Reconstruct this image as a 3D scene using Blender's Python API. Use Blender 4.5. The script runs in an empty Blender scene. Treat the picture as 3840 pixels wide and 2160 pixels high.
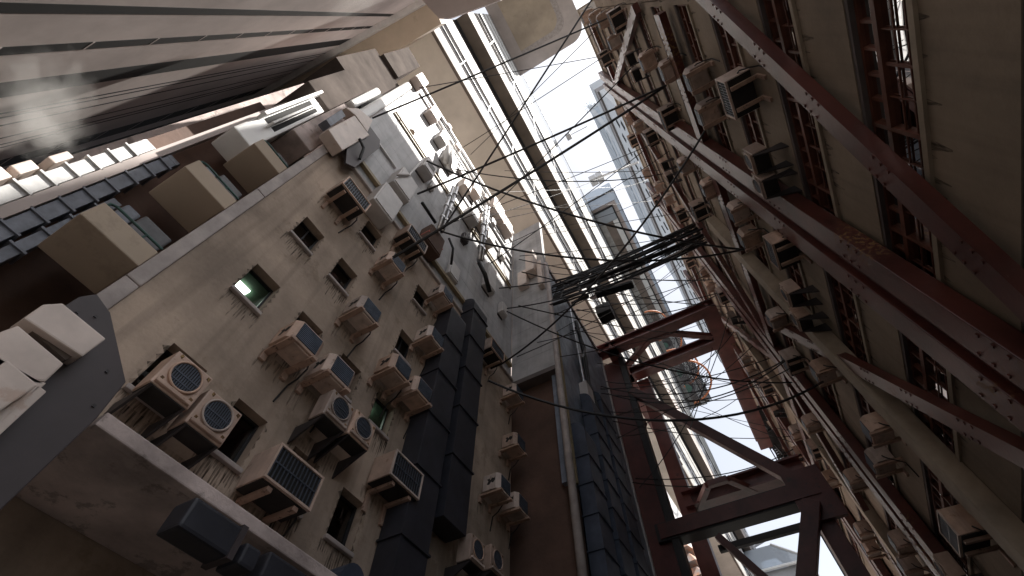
import bpy, bmesh, math, random
from mathutils import Vector, Matrix
random.seed(7)
S = bpy.context.scene
COL = S.collection
RAD = math.radians

# ------------------------------------------------------------------ camera
FP, PCX, PCY, DS = 1706.7, 1920.0, 1080.0, 0.67083
def _ray(x, y): return Vector((x - PCX, -(y - PCY), -FP))
_z = _ray(1937, 66).normalized()
_y = _ray(3840, 4000); _y = (_y - _z * _y.dot(_z)).normalized()
_x = _y.cross(_z)
CM = Matrix((_x, _y, _z))                       # rows: world axes in camera space
def ray(px, py): return CM @ _ray(px / DS, py / DS)
def atx(px, py, x):
    r = ray(px, py); return r * (x / r.x)
def aty(px, py, y):
    r = ray(px, py); return r * (y / r.y)
def atz(px, py, z):
    r = ray(px, py); return r * (z / r.z)
def atplane(px, py, P, N):
    r = ray(px, py); return r * (P.dot(N) / r.dot(N))
cam = bpy.data.cameras.new('camera')
cam.sensor_width = 36; cam.lens = 16.0; cam.clip_start = 0.05; cam.clip_end = 3000
co = bpy.data.objects.new('camera', cam); COL.objects.link(co)
co.matrix_world = CM.to_4x4()
S.camera = co

# ------------------------------------------------------------------ mesh builder
class MB:
    def __init__(s): s.v = []; s.f = []
    def add(s, vs, fs):
        o = len(s.v); s.v += [tuple(v) for v in vs]; s.f += [tuple(i + o for i in f) for f in fs]; return s
    def box(s, x0, x1, y0, y1, z0, z1):
        if x0 > x1: x0, x1 = x1, x0
        if y0 > y1: y0, y1 = y1, y0
        if z0 > z1: z0, z1 = z1, z0
        return s.add([(x0,y0,z0),(x1,y0,z0),(x1,y1,z0),(x0,y1,z0),(x0,y0,z1),(x1,y0,z1),(x1,y1,z1),(x0,y1,z1)],
            [(0,3,2,1),(4,5,6,7),(0,1,5,4),(1,2,6,5),(2,3,7,6),(3,0,4,7)])
    def prism(s, pts, d):
        n = len(pts); P = [Vector(p) for p in pts]; d = Vector(d)
        return s.add(P + [p + d for p in P], [tuple(range(n))[::-1], tuple(range(n, 2*n))] + [(i, (i+1) % n, n + (i+1) % n, n + i) for i in range(n)])
    def poly(s, pts): return s.add(pts, [tuple(range(len(pts)))])
    def beam(s, p, q, w, d, nrm=(1,0,0)):
        p = Vector(p); q = Vector(q); t = (q - p).normalized(); n = Vector(nrm); n = (n - t * n.dot(t)).normalized(); u = t.cross(n)
        a = u * w / 2; b = n * d / 2
        return s.add([p-a-b, p+a-b, p+a+b, p-a+b, q-a-b, q+a-b, q+a+b, q-a+b], [(0,3,2,1),(4,5,6,7),(0,1,5,4),(1,2,6,5),(2,3,7,6),(3,0,4,7)])
    def tube(s, pts, r, n=8, caps=True):
        P = [Vector(p) for p in pts]; rings = []; up = None
        for i, p in enumerate(P):
            t = (P[min(i+1, len(P)-1)] - P[max(i-1, 0)]).normalized()
            if up is None:
                up = Vector((0,0,1)) if abs(t.z) < .9 else Vector((1,0,0))
            a = (up - t * up.dot(t)).normalized(); b = t.cross(a); up = a
            rings.append([p + (a * math.cos(k*2*math.pi/n) + b * math.sin(k*2*math.pi/n)) * r for k in range(n)])
        vs = [v for rg in rings for v in rg]; fs = []
        for i in range(len(P)-1):
            for k in range(n):
                fs.append((i*n+k, i*n+(k+1) % n, (i+1)*n+(k+1) % n, (i+1)*n+k))
        if caps: fs += [tuple(range(n))[::-1], tuple(range((len(P)-1)*n, len(P)*n))]
        return s.add(vs, fs)
    def wall(s, x, y0, y1, z0, z1, holes, depth):
        """wall face in plane x with rectangular openings (ya,yb,za,zb) and reveals going to x+depth"""
        ys = sorted({y0, y1, *[h[0] for h in holes], *[h[1] for h in holes]})
        zs = sorted({z0, z1, *[h[2] for h in holes], *[h[3] for h in holes]})
        for i in range(len(ys)-1):
            for j in range(len(zs)-1):
                a, b, c, d = ys[i], ys[i+1], zs[j], zs[j+1]; my, mz = (a+b)/2, (c+d)/2
                if any(h[0] < my < h[1] and h[2] < mz < h[3] for h in holes): continue
                s.poly([(x,a,c),(x,b,c),(x,b,d),(x,a,d)])
        for a, b, c, d in holes:
            X = x + depth
            s.poly([(x,a,c),(X,a,c),(X,b,c),(x,b,c)]); s.poly([(x,a,d),(X,a,d),(X,b,d),(x,b,d)])
            s.poly([(x,a,c),(X,a,c),(X,a,d),(x,a,d)]); s.poly([(x,b,c),(X,b,c),(X,b,d),(x,b,d)])
        return s
    def build(s, name, mat, parent=None, smooth=False, bevel=0, seg=2):
        me = bpy.data.meshes.new(name); me.from_pydata(s.v, [], s.f); me.update()
        bm = bmesh.new(); bm.from_mesh(me); bmesh.ops.remove_doubles(bm, verts=bm.verts, dist=1e-5); bmesh.ops.recalc_face_normals(bm, faces=bm.faces)
        if bevel:
            es = [e for e in bm.edges if len(e.link_faces) == 2 and e.calc_face_angle(0) > .5]
            bmesh.ops.bevel(bm, geom=es, offset=bevel, segments=seg, affect='EDGES', profile=.6)
        if smooth:
            for f in bm.faces: f.smooth = True
        bm.to_mesh(me); bm.free()
        if mat: me.materials.append(mat)
        o = bpy.data.objects.new(name, me); COL.objects.link(o)
        if parent:
            o.parent = parent
            top = parent
            while top.parent: top = top.parent
            o.matrix_parent_inverse = Matrix.Translation(-top.location)
            if parent is not top: o.matrix_parent_inverse = Matrix.Identity(4)
        return o
def tag(o, label=None, cat=None, group=None, kind=None):
    if label: o['label'] = label
    if cat: o['category'] = cat
    if group: o['group'] = group
    if kind: o['kind'] = kind
    return o
def thing(name, label, cat, loc=(0,0,0), group=None):
    o = bpy.data.objects.new(name, None); COL.objects.link(o); o.location = loc
    o.empty_display_size = .3
    return tag(o, label, cat, group)
def copy_tree(o, parent=None):
    c = o.copy(); COL.objects.link(c); c.parent = parent
    for ch in list(o.children): copy_tree(ch, c)
    return c

# ------------------------------------------------------------------ materials
def mat(name, col, rough=.7, var=.25, scale=1.2, metal=0., spec=.5, bump=.0, bscale=None, col2=None, spots=0, spot_col=(.02,.015,.012), spot_scale=3., spot_at=.62, streak=0., coat=0):
    m = bpy.data.materials.new(name); m.use_nodes = True; nt = m.node_tree; N = nt.nodes; L = nt.links
    b = N['Principled BSDF']; b.inputs['Roughness'].default_value = rough; b.inputs['Metallic'].default_value = metal
    b.inputs['Specular IOR Level'].default_value = spec; b.inputs['Coat Weight'].default_value = coat; b.inputs['Coat Roughness'].default_value = .2
    g = N.new('ShaderNodeNewGeometry'); pos = g.outputs['Position']
    n1 = N.new('ShaderNodeTexNoise'); n1.inputs['Scale'].default_value = scale; n1.inputs['Detail'].default_value = 7; n1.inputs['Roughness'].default_value = .62
    L.new(pos, n1.inputs['Vector'])
    r = N.new('ShaderNodeValToRGB'); c2 = col2 or tuple(c * (1 - var * 1.6) for c in col); c1 = tuple(min(1, c * (1 + var * .6)) for c in col)
    r.color_ramp.elements[0].position = .32; r.color_ramp.elements[1].position = .68
    r.color_ramp.elements[0].color = (*c2, 1); r.color_ramp.elements[1].color = (*c1, 1)
    L.new(n1.outputs['Fac'], r.inputs['Fac']); out = r.outputs['Color']
    def mixc(fac, colr, prev):
        mx = N.new('ShaderNodeMix'); mx.data_type = 'RGBA'
        L.new(fac, mx.inputs['Factor']); L.new(prev, mx.inputs['A']); mx.inputs['B'].default_value = (*colr, 1)
        return mx.outputs['Result']
    if streak:
        mp = N.new('ShaderNodeMapping'); mp.inputs['Scale'].default_value = (2.2, 2.2, .12); L.new(pos, mp.inputs['Vector'])
        n3 = N.new('ShaderNodeTexNoise'); n3.inputs['Scale'].default_value = 1.6; n3.inputs['Detail'].default_value = 6; L.new(mp.outputs['Vector'], n3.inputs['Vector'])
        mr = N.new('ShaderNodeMapRange'); mr.inputs['From Min'].default_value = .5; mr.inputs['From Max'].default_value = .75; mr.inputs['To Max'].default_value = streak
        L.new(n3.outputs['Fac'], mr.inputs['Value']); out = mixc(mr.outputs['Result'], tuple(c * .35 for c in col), out)
    if spots:
        n2 = N.new('ShaderNodeTexNoise'); n2.inputs['Scale'].default_value = spot_scale; n2.inputs['Detail'].default_value = 9; n2.inputs['Roughness'].default_value = .7
        L.new(pos, n2.inputs['Vector']); mr = N.new('ShaderNodeMapRange'); mr.inputs['From Min'].default_value = spot_at; mr.inputs['From Max'].default_value = spot_at + .05; mr.inputs['To Max'].default_value = spots
        L.new(n2.outputs['Fac'], mr.inputs['Value']); out = mixc(mr.outputs['Result'], spot_col, out)
    L.new(out, b.inputs['Base Color'])
    if bump:
        nb = N.new('ShaderNodeTexNoise'); nb.inputs['Scale'].default_value = bscale or scale * 8; nb.inputs['Detail'].default_value = 8; L.new(pos, nb.inputs['Vector'])
        bp = N.new('ShaderNodeBump'); bp.inputs['Strength'].default_value = bump; bp.inputs['Distance'].default_value = .05
        L.new(nb.outputs['Fac'], bp.inputs['Height']); L.new(bp.outputs['Normal'], b.inputs['Normal'])
    return m
def emis(name, col, st):
    m = bpy.data.materials.new(name); m.use_nodes = True; b = m.node_tree.nodes['Principled BSDF']
    b.inputs['Base Color'].default_value = (*col, 1); b.inputs['Emission Color'].default_value = (*col, 1); b.inputs['Emission Strength'].default_value = st
    return m
def glassmat(name, tint, ior=1.6, rough=.02, opaque=.0, body=(.01,.012,.014), wav=.0):
    m = bpy.data.materials.new(name); m.use_nodes = True; nt = m.node_tree; N = nt.nodes; L = nt.links
    N.remove(N['Principled BSDF']); o = N['Material Output']
    t = N.new('ShaderNodeBsdfTransparent'); t.inputs['Color'].default_value = (*tint, 1)
    d = N.new('ShaderNodeBsdfDiffuse'); d.inputs['Color'].default_value = (*body, 1)
    g = N.new('ShaderNodeBsdfGlossy'); g.inputs['Roughness'].default_value = rough
    f = N.new('ShaderNodeFresnel'); f.inputs['IOR'].default_value = ior
    a = N.new('ShaderNodeMixShader'); a.inputs[0].default_value = opaque; L.new(t.outputs[0], a.inputs[1]); L.new(d.outputs[0], a.inputs[2])
    b = N.new('ShaderNodeMixShader'); L.new(f.outputs[0], b.inputs[0]); L.new(a.outputs[0], b.inputs[1]); L.new(g.outputs[0], b.inputs[2]); L.new(b.outputs[0], o.inputs['Surface'])
    if wav:
        ge = N.new('ShaderNodeNewGeometry'); n = N.new('ShaderNodeTexNoise'); n.inputs['Scale'].default_value = .5; L.new(ge.outputs['Position'], n.inputs['Vector'])
        bp = N.new('ShaderNodeBump'); bp.inputs['Strength'].default_value = wav; bp.inputs['Distance'].default_value = .2; L.new(n.outputs['Fac'], bp.inputs['Height'])
        L.new(bp.outputs['Normal'], g.inputs['Normal'])
    return m
def stainmat(name, col, amount):
    m = bpy.data.materials.new(name); m.use_nodes = True; nt = m.node_tree; N = nt.nodes; L = nt.links
    b = N['Principled BSDF']; b.inputs['Base Color'].default_value = (*col, 1); b.inputs['Roughness'].default_value = .9
    o = N['Material Output']; t = N.new('ShaderNodeBsdfTransparent'); mx = N.new('ShaderNodeMixShader')
    ge = N.new('ShaderNodeNewGeometry'); mp = N.new('ShaderNodeMapping'); mp.inputs['Scale'].default_value = (1, 6, 1.2); L.new(ge.outputs['Position'], mp.inputs['Vector'])
    n = N.new('ShaderNodeTexNoise'); n.inputs['Scale'].default_value = 3; n.inputs['Detail'].default_value = 6; L.new(mp.outputs['Vector'], n.inputs['Vector'])
    mr = N.new('ShaderNodeMapRange'); mr.inputs['From Min'].default_value = .35; mr.inputs['From Max'].default_value = .65; mr.inputs['To Max'].default_value = amount
    L.new(n.outputs['Fac'], mr.inputs['Value']); L.new(mr.outputs['Result'], mx.inputs[0]); L.new(t.outputs[0], mx.inputs[1]); L.new(b.outputs[0], mx.inputs[2]); L.new(mx.outputs[0], o.inputs['Surface'])
    return m
M = {}
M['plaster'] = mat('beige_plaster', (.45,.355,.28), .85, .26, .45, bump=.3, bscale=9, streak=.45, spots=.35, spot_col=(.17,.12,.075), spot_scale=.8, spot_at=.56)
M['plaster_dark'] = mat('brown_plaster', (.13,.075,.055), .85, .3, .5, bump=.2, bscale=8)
M['trim'] = mat('stone_trim', (.42,.37,.35), .7, .2, 1.5, bump=.1)
M['concrete'] = mat('rough_concrete', (.62,.52,.49), .85, .3, .8, bump=.3, bscale=12, spots=.5, spot_col=(.09,.07,.055), spot_scale=1.3, spot_at=.57)
M['grey_clad'] = mat('grey_cladding', (.46,.46,.47), .6, .2, .7, bump=.05, streak=.4)
M['tan'] = mat('tan_render', (.47,.385,.30), .85, .18, .12, bump=.1, bscale=2, spots=.25, spot_col=(.2,.16,.12), spot_scale=.5, spot_at=.6)
M['tanwall'] = mat('warm_grey_render', (.66,.61,.54), .85, .18, .12, bump=.1, bscale=2)
M['pink'] = mat('pale_pink_concrete', (.48,.42,.40), .8, .12, .2)
M['white'] = mat('white_panel', (.80,.80,.79), .5, .08, .5)
M['whitestain'] = mat('white_stained_panel', (.50,.495,.48), .7, .22, .5, spec=.15, spots=.45, spot_col=(.24,.23,.21), spot_scale=.35, spot_at=.52)
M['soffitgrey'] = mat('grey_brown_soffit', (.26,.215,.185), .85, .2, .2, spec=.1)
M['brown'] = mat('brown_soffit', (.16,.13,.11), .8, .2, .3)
M['darkglass'] = glassmat('dark_glass', (.3,.33,.36), 1.7, .03, .8, (.02,.022,.026), .1)
M['tglass'] = glassmat('tower_glass', (.4,.42,.45), 1.4, .08, .85, (.13,.13,.14), .1)
M['blueglass'] = glassmat('pale_blue_glass', (.8,.86,.92), 1.5, .03, .55, (.66,.72,.79))
M['black'] = mat('black_metal', (.012,.012,.014), .5, .2, 2)
M['cable'] = mat('black_rubber', (.012,.011,.012), .55, .1, 2)
M['red'] = mat('red_oxide_steel', (.105,.03,.023), .33, .3, .8, spec=.6, bump=.06, bscale=10, spots=.4, spot_col=(.22,.15,.13), spot_scale=6, spot_at=.66)
def gold(m):
    nt = m.node_tree; N = nt.nodes; L = nt.links; b = N['Principled BSDF']; src = b.inputs['Base Color'].links[0].from_socket
    g = N.new('ShaderNodeNewGeometry'); f = []
    for sc, lo, hi in ((.33, .58, .70), (9.5, .52, .58)):
        n = N.new('ShaderNodeTexNoise'); n.inputs['Scale'].default_value = sc; n.inputs['Detail'].default_value = 6; L.new(g.outputs['Position'], n.inputs['Vector'])
        mr = N.new('ShaderNodeMapRange'); mr.inputs['From Min'].default_value = lo; mr.inputs['From Max'].default_value = hi; L.new(n.outputs['Fac'], mr.inputs['Value']); f.append(mr.outputs['Result'])
    mu_ = N.new('ShaderNodeMath'); mu_.operation = 'MULTIPLY'; L.new(f[0], mu_.inputs[0]); L.new(f[1], mu_.inputs[1])
    mx = N.new('ShaderNodeMix'); mx.data_type = 'RGBA'; L.new(mu_.outputs[0], mx.inputs['Factor']); L.new(src, mx.inputs['A']); mx.inputs['B'].default_value = (.24,.14,.06,1)
    L.new(mx.outputs['Result'], b.inputs['Base Color'])
    rm = N.new('ShaderNodeMapRange'); rm.inputs['To Min'].default_value = .33; rm.inputs['To Max'].default_value = .9; L.new(mu_.outputs[0], rm.inputs['Value']); L.new(rm.outputs['Result'], b.inputs['Roughness'])
gold(M['red'])
M['reddark'] = mat('dark_red_steel', (.10,.028,.026), .45, .3, .8, spec=.5, bump=.06, bscale=10, spots=.6, spot_col=(.025,.02,.02), spot_scale=3, spot_at=.58)
M['rust'] = mat('gold_brown_rust', (.20,.11,.05), .9, .5, 6, bump=.6, bscale=20, spots=.8, spot_col=(.36,.24,.10), spot_scale=9, spot_at=.55)
M['frame'] = mat('red_brown_window_frame', (.15,.055,.035), .5, .25, 2, spec=.4)
M['spandrel'] = mat('olive_grey_render', (.31,.25,.19), .85, .2, .45, bump=.2, bscale=8, streak=.3)
M['spandrel_sill'] = mat('pale_sill', (.36,.30,.23), .7, .2, 1)
M['jamb'] = mat('grey_jamb', (.14,.12,.115), .8, .2, 1)
M['ac'] = mat('aged_beige_enamel', (.60,.46,.385), .5, .16, 2.2, spec=.4, bump=.03, spots=.5, spot_col=(.16,.08,.05), spot_scale=4, spot_at=.60, streak=.5)
def vary(m):
    nt = m.node_tree; b = nt.nodes['Principled BSDF']; src = b.inputs['Base Color'].links[0].from_socket
    oi = nt.nodes.new('ShaderNodeObjectInfo'); hs = nt.nodes.new('ShaderNodeHueSaturation')
    for out, a, c in (('Value', .62, 1.12), ('Saturation', .7, 1.35)):
        mr = nt.nodes.new('ShaderNodeMapRange'); mr.inputs['To Min'].default_value = a; mr.inputs['To Max'].default_value = c
        if out == 'Saturation':
            mu_ = nt.nodes.new('ShaderNodeMath'); mu_.operation = 'MULTIPLY'; mu_.inputs[1].default_value = 7.31; fr_ = nt.nodes.new('ShaderNodeMath'); fr_.operation = 'FRACT'
            nt.links.new(oi.outputs['Random'], mu_.inputs[0]); nt.links.new(mu_.outputs[0], fr_.inputs[0]); nt.links.new(fr_.outputs[0], mr.inputs['Value'])
        else: nt.links.new(oi.outputs['Random'], mr.inputs['Value'])
        nt.links.new(mr.outputs['Result'], hs.inputs[out])
    nt.links.new(src, hs.inputs['Color']); nt.links.new(hs.outputs['Color'], b.inputs['Base Color'])
vary(M['ac'])
M['acpan'] = mat('dark_ac_pan', (.022,.019,.018), .7, .3, 3)
M['grille'] = mat('blue_black_grille', (.085,.10,.13), .45, .2, 3, metal=.3)
M['fins'] = mat('grey_blue_fins', (.14,.175,.23), .45, .2, 3, metal=.4)
M['bracket'] = mat('chipped_bracket', (.46,.32,.25), .6, .2, 2, spots=.8, spot_col=(.08,.04,.03), spot_scale=7, spot_at=.58)
M['bracketdark'] = mat('dark_bracket', (.035,.03,.032), .6, .2, 2)
M['ductlit'] = mat('sunlit_galvanised_duct', (.60,.60,.60), .6, .15, 2.5, metal=.1, spec=.3)  # lighter copy of the duct metal, sunlight put into the colour
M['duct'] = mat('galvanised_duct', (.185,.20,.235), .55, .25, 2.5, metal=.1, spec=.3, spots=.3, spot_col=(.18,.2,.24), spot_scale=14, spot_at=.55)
M['ductdark'] = mat('dark_painted_duct', (.034,.036,.047), .5, .25, 1.2, spec=.4)
M['navyduct'] = mat('navy_painted_duct', (.06,.075,.11), .5, .25, 1.5, spec=.4)
M['plate'] = mat('dark_grey_plate', (.062,.05,.053), .6, .15, 1.2)
M['box'] = mat('beige_utility_box', (.70,.60,.54), .5, .12, 1.4, spec=.4, spots=.35, spot_col=(.42,.22,.12), spot_scale=2, spot_at=.6)
M['boxgrey'] = mat('grey_utility_box', (.60,.58,.57), .5, .1, 1.5)
M['steel'] = mat('zinc_conduit', (.55,.55,.56), .35, .2, 3, metal=.7)
M['brass'] = mat('ochre_trunking', (.30,.23,.13), .6, .2, 3)
M['redlabel'] = mat('red_band', (.45,.09,.06), .5, .1, 3)
M['panel'] = mat('brushed_blue_grey_panel', (.25,.29,.36), .4, .3, 1.2, spec=.5, streak=.5)
M['hatch'] = mat('mauve_grey_panel', (.66,.585,.56), .75, .14, .25, bump=.1, bscale=1.5)
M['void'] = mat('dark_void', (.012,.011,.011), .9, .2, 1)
M['room'] = mat('dim_room', (.05,.055,.05), .9, .2, 1)
M['greenroom'] = mat('green_room', (.10,.16,.11), .8, .2, 1)
M['winglass'] = glassmat('window_glass', (.55,.58,.56), 1.9, .02)
M['winglass_r'] = glassmat('workshop_glass', (.6,.63,.62), 2.9, .01, .05, wav=.015)
M['lampw'] = emis('fluorescent_tube', (.80,1.,.90), 14.0)
M['lampg'] = emis('ceiling_lamp', (.85,1.,.86), 5.0)
M['lampwarm'] = emis('warm_lamp', (1.,.75,.45), 2.0)
M['stain2'] = stainmat('faint_water_stain', (.08,.06,.042), .42)
M['stain'] = stainmat('water_stain', (.05,.038,.026), .72)
M['asphalt'] = mat('pale_concrete_ground', (.12,.115,.11), .9, .3, 2, bump=.3)
M['gred'] = mat('gantry_red_steel', (.21,.075,.066), .35, .3, .8, spec=.6, bump=.06, bscale=10, spots=.6, spot_col=(.06,.035,.035), spot_scale=1.6, spot_at=.6)
M['roofpale'] = mat('pale_roof_membrane', (.84,.82,.78), .8, .15, .6)
M['terrace'] = mat('shade_toned_terrace', (.13,.11,.10), .95, .25, .6, spec=.03)  # dark colour stands in for shade on the upper terrace walls
M['haze_white'] = mat('haze_paled_white', (.86,.87,.88), .8, .08, .02, spec=.1)  # white paled to stand in for haze over distance
M['haze_blue'] = mat('haze_paled_blue_grey', (.66,.72,.78), .8, .1, .02, spec=.2)  # blue-grey lightened as haze would, no air volume is built
M['clutter'] = mat('dark_grey_metal', (.10,.10,.11), .6, .3, 2)  # even dark grey for the stored cases and panels
M['green'] = mat('green_paint', (.035,.10,.09), .5, .2, 2)
M['orange'] = mat('orange_rail', (.5,.18,.08), .6, .2, 2)
M['plant'] = mat('leaf', (.06,.10,.05), .6, .4, 3)
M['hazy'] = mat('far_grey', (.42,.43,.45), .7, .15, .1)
M['ornate'] = mat('painted_roof_tiles', (.42,.20,.10), .6, .4, 1.2, col2=(.25,.33,.38))
SKY_STRENGTH, SUN_STRENGTH, EXPOSURE = .125, 5.0, 1.1
# ================================================================== world, sun
SUN_EL, SUN_Y = 61.0, 0.095
sd = Vector((math.cos(RAD(SUN_EL)), SUN_Y, math.sin(RAD(SUN_EL)))).normalized()
w = bpy.data.worlds.new('World'); S.world = w; w.use_nodes = True
nt = w.node_tree; bg = nt.nodes['Background']
sk = nt.nodes.new('ShaderNodeTexSky'); sk.sky_type = 'NISHITA'; sk.sun_disc = False
sk.sun_elevation = math.asin(sd.z); sk.sun_rotation = math.atan2(sd.x, sd.y)
sk.air_density = 1.0; sk.dust_density = 2.0; sk.ozone_density = 1.0; sk.altitude = 0
hs_ = nt.nodes.new('ShaderNodeHueSaturation'); hs_.inputs['Saturation'].default_value = .32; nt.links.new(sk.outputs[0], hs_.inputs['Color']); nt.links.new(hs_.outputs[0], bg.inputs['Color']); bg.inputs['Strength'].default_value = SKY_STRENGTH
sl = bpy.data.lights.new('sun', 'SUN'); sl.energy = SUN_STRENGTH; sl.angle = RAD(.53); sl.color = (1, .95, .88)
so = bpy.data.objects.new('sun', sl); COL.objects.link(so); so.rotation_euler = sd.to_track_quat('Z', 'Y').to_euler(); so.location = (0, 0, 200)

tag(MB().box(-600, 600, -600, 600, -1.9, -1.6).build('ground', M['asphalt']), kind='structure')

# ================================================================== beige building on the left
XL = -8.2
bb = thing('apartment_building', 'stained beige rendered building with small square windows and air conditioners on the left', 'building', (-9, 7, -1.6))
WY = [1.81, 3.43, 5.06, 6.68]; WZ = [(2.5,3.67), (5.63,6.80), (8.85,10.02), (11.95,13.15), (15.1,16.3)]
have = {(0,1),(1,1),(2,1),(3,1),(0,2),(1,2),(2,2),(3,2),(0,3),(1,3),(3,3),(1,4),(3,4)}
holes = []
for (i, j) in sorted(have):
    hw = .40
    holes.append((WY[i]-hw, WY[i]+hw, WZ[j][0], WZ[j][1]))
m = MB(); m.wall(XL, .3, 14.14, -1.6, 17.85, holes, -.28)
m.poly([(XL,.3,-1.6),(-22,.3,-1.6),(-22,.3,17.85),(XL,.3,17.85)]); m.poly([(XL,14.14,-1.6),(-22,14.14,-1.6),(-22,14.14,17.85),(XL,14.14,17.85)])
m.poly([(XL,.3,17.85),(-22,.3,17.85),(-22,14.14,17.85),(XL,14.14,17.85)]); m.poly([(-22,.3,-1.6),(-22,14.14,-1.6),(-22,14.14,17.85),(-22,.3,17.85)])
m.build('wall', M['plaster'], bb)
# corner trim with a rounded top, in two lengths with a joint
for z0, z1 in ((-1.6, 7.15), (7.17, 12.0), (12.02, 17.95)):
    MB().box(XL-.45, XL+.09, .0, .295, z0, z1).build('corner_trim', M['trim'], bb, bevel=.035)
MB().box(XL-.05, XL+.12, .3, 14.1, 17.86, 18.05).build('roof_edge', M['trim'], bb, bevel=.04)
lit = {(0,2): (-8.62, 1.62, 9.98, .36), (3,2): (-8.75, 6.62, 9.98, .42)}
for (i, j) in sorted(have):
    y, (z0, z1) = WY[i], WZ[j]; y0, y1 = y-.4, y+.4; X = XL-.28
    fr = MB()
    for a, b, c, d in ((y0,y0+.05,z0,z1),(y1-.05,y1,z0,z1),(y0+.05,y1-.05,z0,z0+.05),(y0+.05,y1-.05,z1-.05,z1)): fr.box(X-.05, X+.03, a, b, c, d)
    if (i+j) % 3 == 0: fr.box(X-.045, X+.02, y-.02, y+.02, z0+.05, z1-.05)
    f = fr.build('window', M['black'], bb)
    MB().poly([(X-.02,y0+.05,z0+.05),(X-.02,y1-.05,z0+.05),(X-.02,y1-.05,z1-.05),(X-.02,y0+.05,z1-.05)]).build('pane', M['winglass'], f)
    MB().box(XL-.02, XL+.10, y0-.05, y1+.05, z0-.10, z0-.002).build('sill', M['trim'], f, bevel=.025)
    rm = MB(); D = -2.2
    rm.poly([(X+D,y0-.8,z0-.9),(X+D,y1+.8,z0-.9),(X+D,y1+.8,z1+.1),(X+D,y0-.8,z1+.1)])
    for yy in (y0-.8, y1+.8): rm.poly([(X-.06,yy,z0-.9),(X+D,yy,z0-.9),(X+D,yy,z1+.1),(X-.06,yy,z1+.1)])
    for zz in (z0-.9, z1+.1): rm.poly([(X-.06,y0-.8,zz),(X+D,y0-.8,zz),(X+D,y1+.8,zz),(X-.06,y1+.8,zz)])
    rm.build('room_lining', M['greenroom'] if (i,j) in lit else M['room'], bb)
    if (i,j) in lit:
        lx, ly, lz, s = lit[(i,j)]
        MB().box(X-.55-s, X-.55, y-.25, y-.25+s, z1+.02, z1+.09).build('ceiling_lamp', M['lampg'], bb)
    # run-off stain under the sill
    st = MB(); n = 16; xs = XL+.004
    for k in range(n):
        ya = y0-.1 + k*(1.0/n); l = random.uniform(.15,.8)*(1-.5*abs(k-n/2)/n)
        st.poly([(xs,ya,z0-.1),(xs,ya+1.0/n,z0-.1),(xs,ya+.6/n,z0-.1-l),(xs,ya+.3/n,z0-.1-l*.9)])
    for k in range(5):
        za = z0 + k*.22; l = random.uniform(.04,.12); st.poly([(xs,y0,za),(xs,y0,za+.2),(xs,y0-l,za+.1)]); st.poly([(xs,y1,za),(xs,y1,za+.2),(xs,y1+l,za+.1)])
    st.build('water_stain', M['stain'], bb)

# balconies on the end wall
for k in range(3):
    z0 = 7.65 + 3.01*k; y0 = -1.24 if k < 2 else -1.05
    t = thing('balcony', ['lowest concrete balcony slab box beside the beige wall corner, brown underside', 'middle concrete balcony box on the end wall above the lowest one', 'topmost concrete balcony box on the end wall, nearest the sunlit vent block'][k], 'balcony', (-9, -.7, z0), 'concrete balconies on the end wall')
    MB().box(-9.62, -8.3, y0, -.005, z0, z0+.58).build('balcony_box', M['tan'], t, bevel=.03)
    r = MB(); r.tube([(-8.4,-.02,z0+.80),(-8.4,y0+.16,z0+.80),(-8.4,y0+.06,z0+.74),(-8.4,y0+.06,z0+.58)], .03); r.tube([(-8.4,-.4,z0+.58),(-8.4,-.4,z0+.79)], .02)
    r.build('railing', M['green'], t)
    # dark things stored behind
    MB().box(-9.9, -9.65, y0+.1, -.1, z0+.6, z0+1.9).build('back_panel', M['clutter'], t); MB().box(-9.4, -8.7, y0+.5, -.05, z0+.6, z0+1.5).build('stored_case', M['clutter'], t, bevel=.05); MB().box(-9.5, -9.0, y0+.12, y0+.45, z0+.6, z0+1.7).build('stored_case', M['duct'], t, bevel=.05)

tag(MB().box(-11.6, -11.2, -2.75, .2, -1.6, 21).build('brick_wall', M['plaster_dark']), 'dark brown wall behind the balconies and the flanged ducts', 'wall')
# ducts and fin past the corner
def duct(name, label, x, y0, y1, z0, z1, dep, mt, step, elbow=True, cat='duct', group=None):
    t = thing(name, label, cat, (x, (y0+y1)/2, z0), group)
    MB().box(x-dep, x, y0, y1, z0, z1).build('duct_body', mt, t, bevel=.015)
    z = z0 + step
    while z < z1 - .1:
        MB().box(x-dep-.02, x+.05, y0-.05, y1+.05, z, z+.05).build('flange', mt, t); z += step
    if elbow:
        n = 8; pts = []
        cx, cz = x-dep, z1
        e = MB()
        prof = [(cx + dep*math.cos(a*math.pi/2/n), cz + dep*math.sin(a*math.pi/2/n)) for a in range(n+1)] + [(cx, cz)]
        e.prism([(px_, y0, pz) for px_, pz in prof], (0, y1-y0, 0)); e.build('elbow', mt, t)
    return t
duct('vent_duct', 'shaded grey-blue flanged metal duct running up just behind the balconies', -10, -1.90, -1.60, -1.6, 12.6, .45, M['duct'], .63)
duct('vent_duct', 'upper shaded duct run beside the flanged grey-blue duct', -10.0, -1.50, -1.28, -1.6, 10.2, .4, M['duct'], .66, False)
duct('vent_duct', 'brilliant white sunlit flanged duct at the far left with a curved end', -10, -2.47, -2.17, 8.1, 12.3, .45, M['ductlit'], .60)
t = thing('exhaust_unit', 'sunlit beige exhaust boxes behind the white flanged duct at far left', 'vent', (-10, -2.7, 8))
for k, (a, b) in enumerate(((8.3,8.75),(8.9,9.35),(9.7,10.2))): MB().box(-10.6, -9.95, -2.8+.04*k, -2.55, a, b).build('casing', M['box'], t, bevel=.03)
MB().box(-10.3, -9.95, -2.14, -1.93, -1.6, 21.6).build('x', M['pink'])
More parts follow.
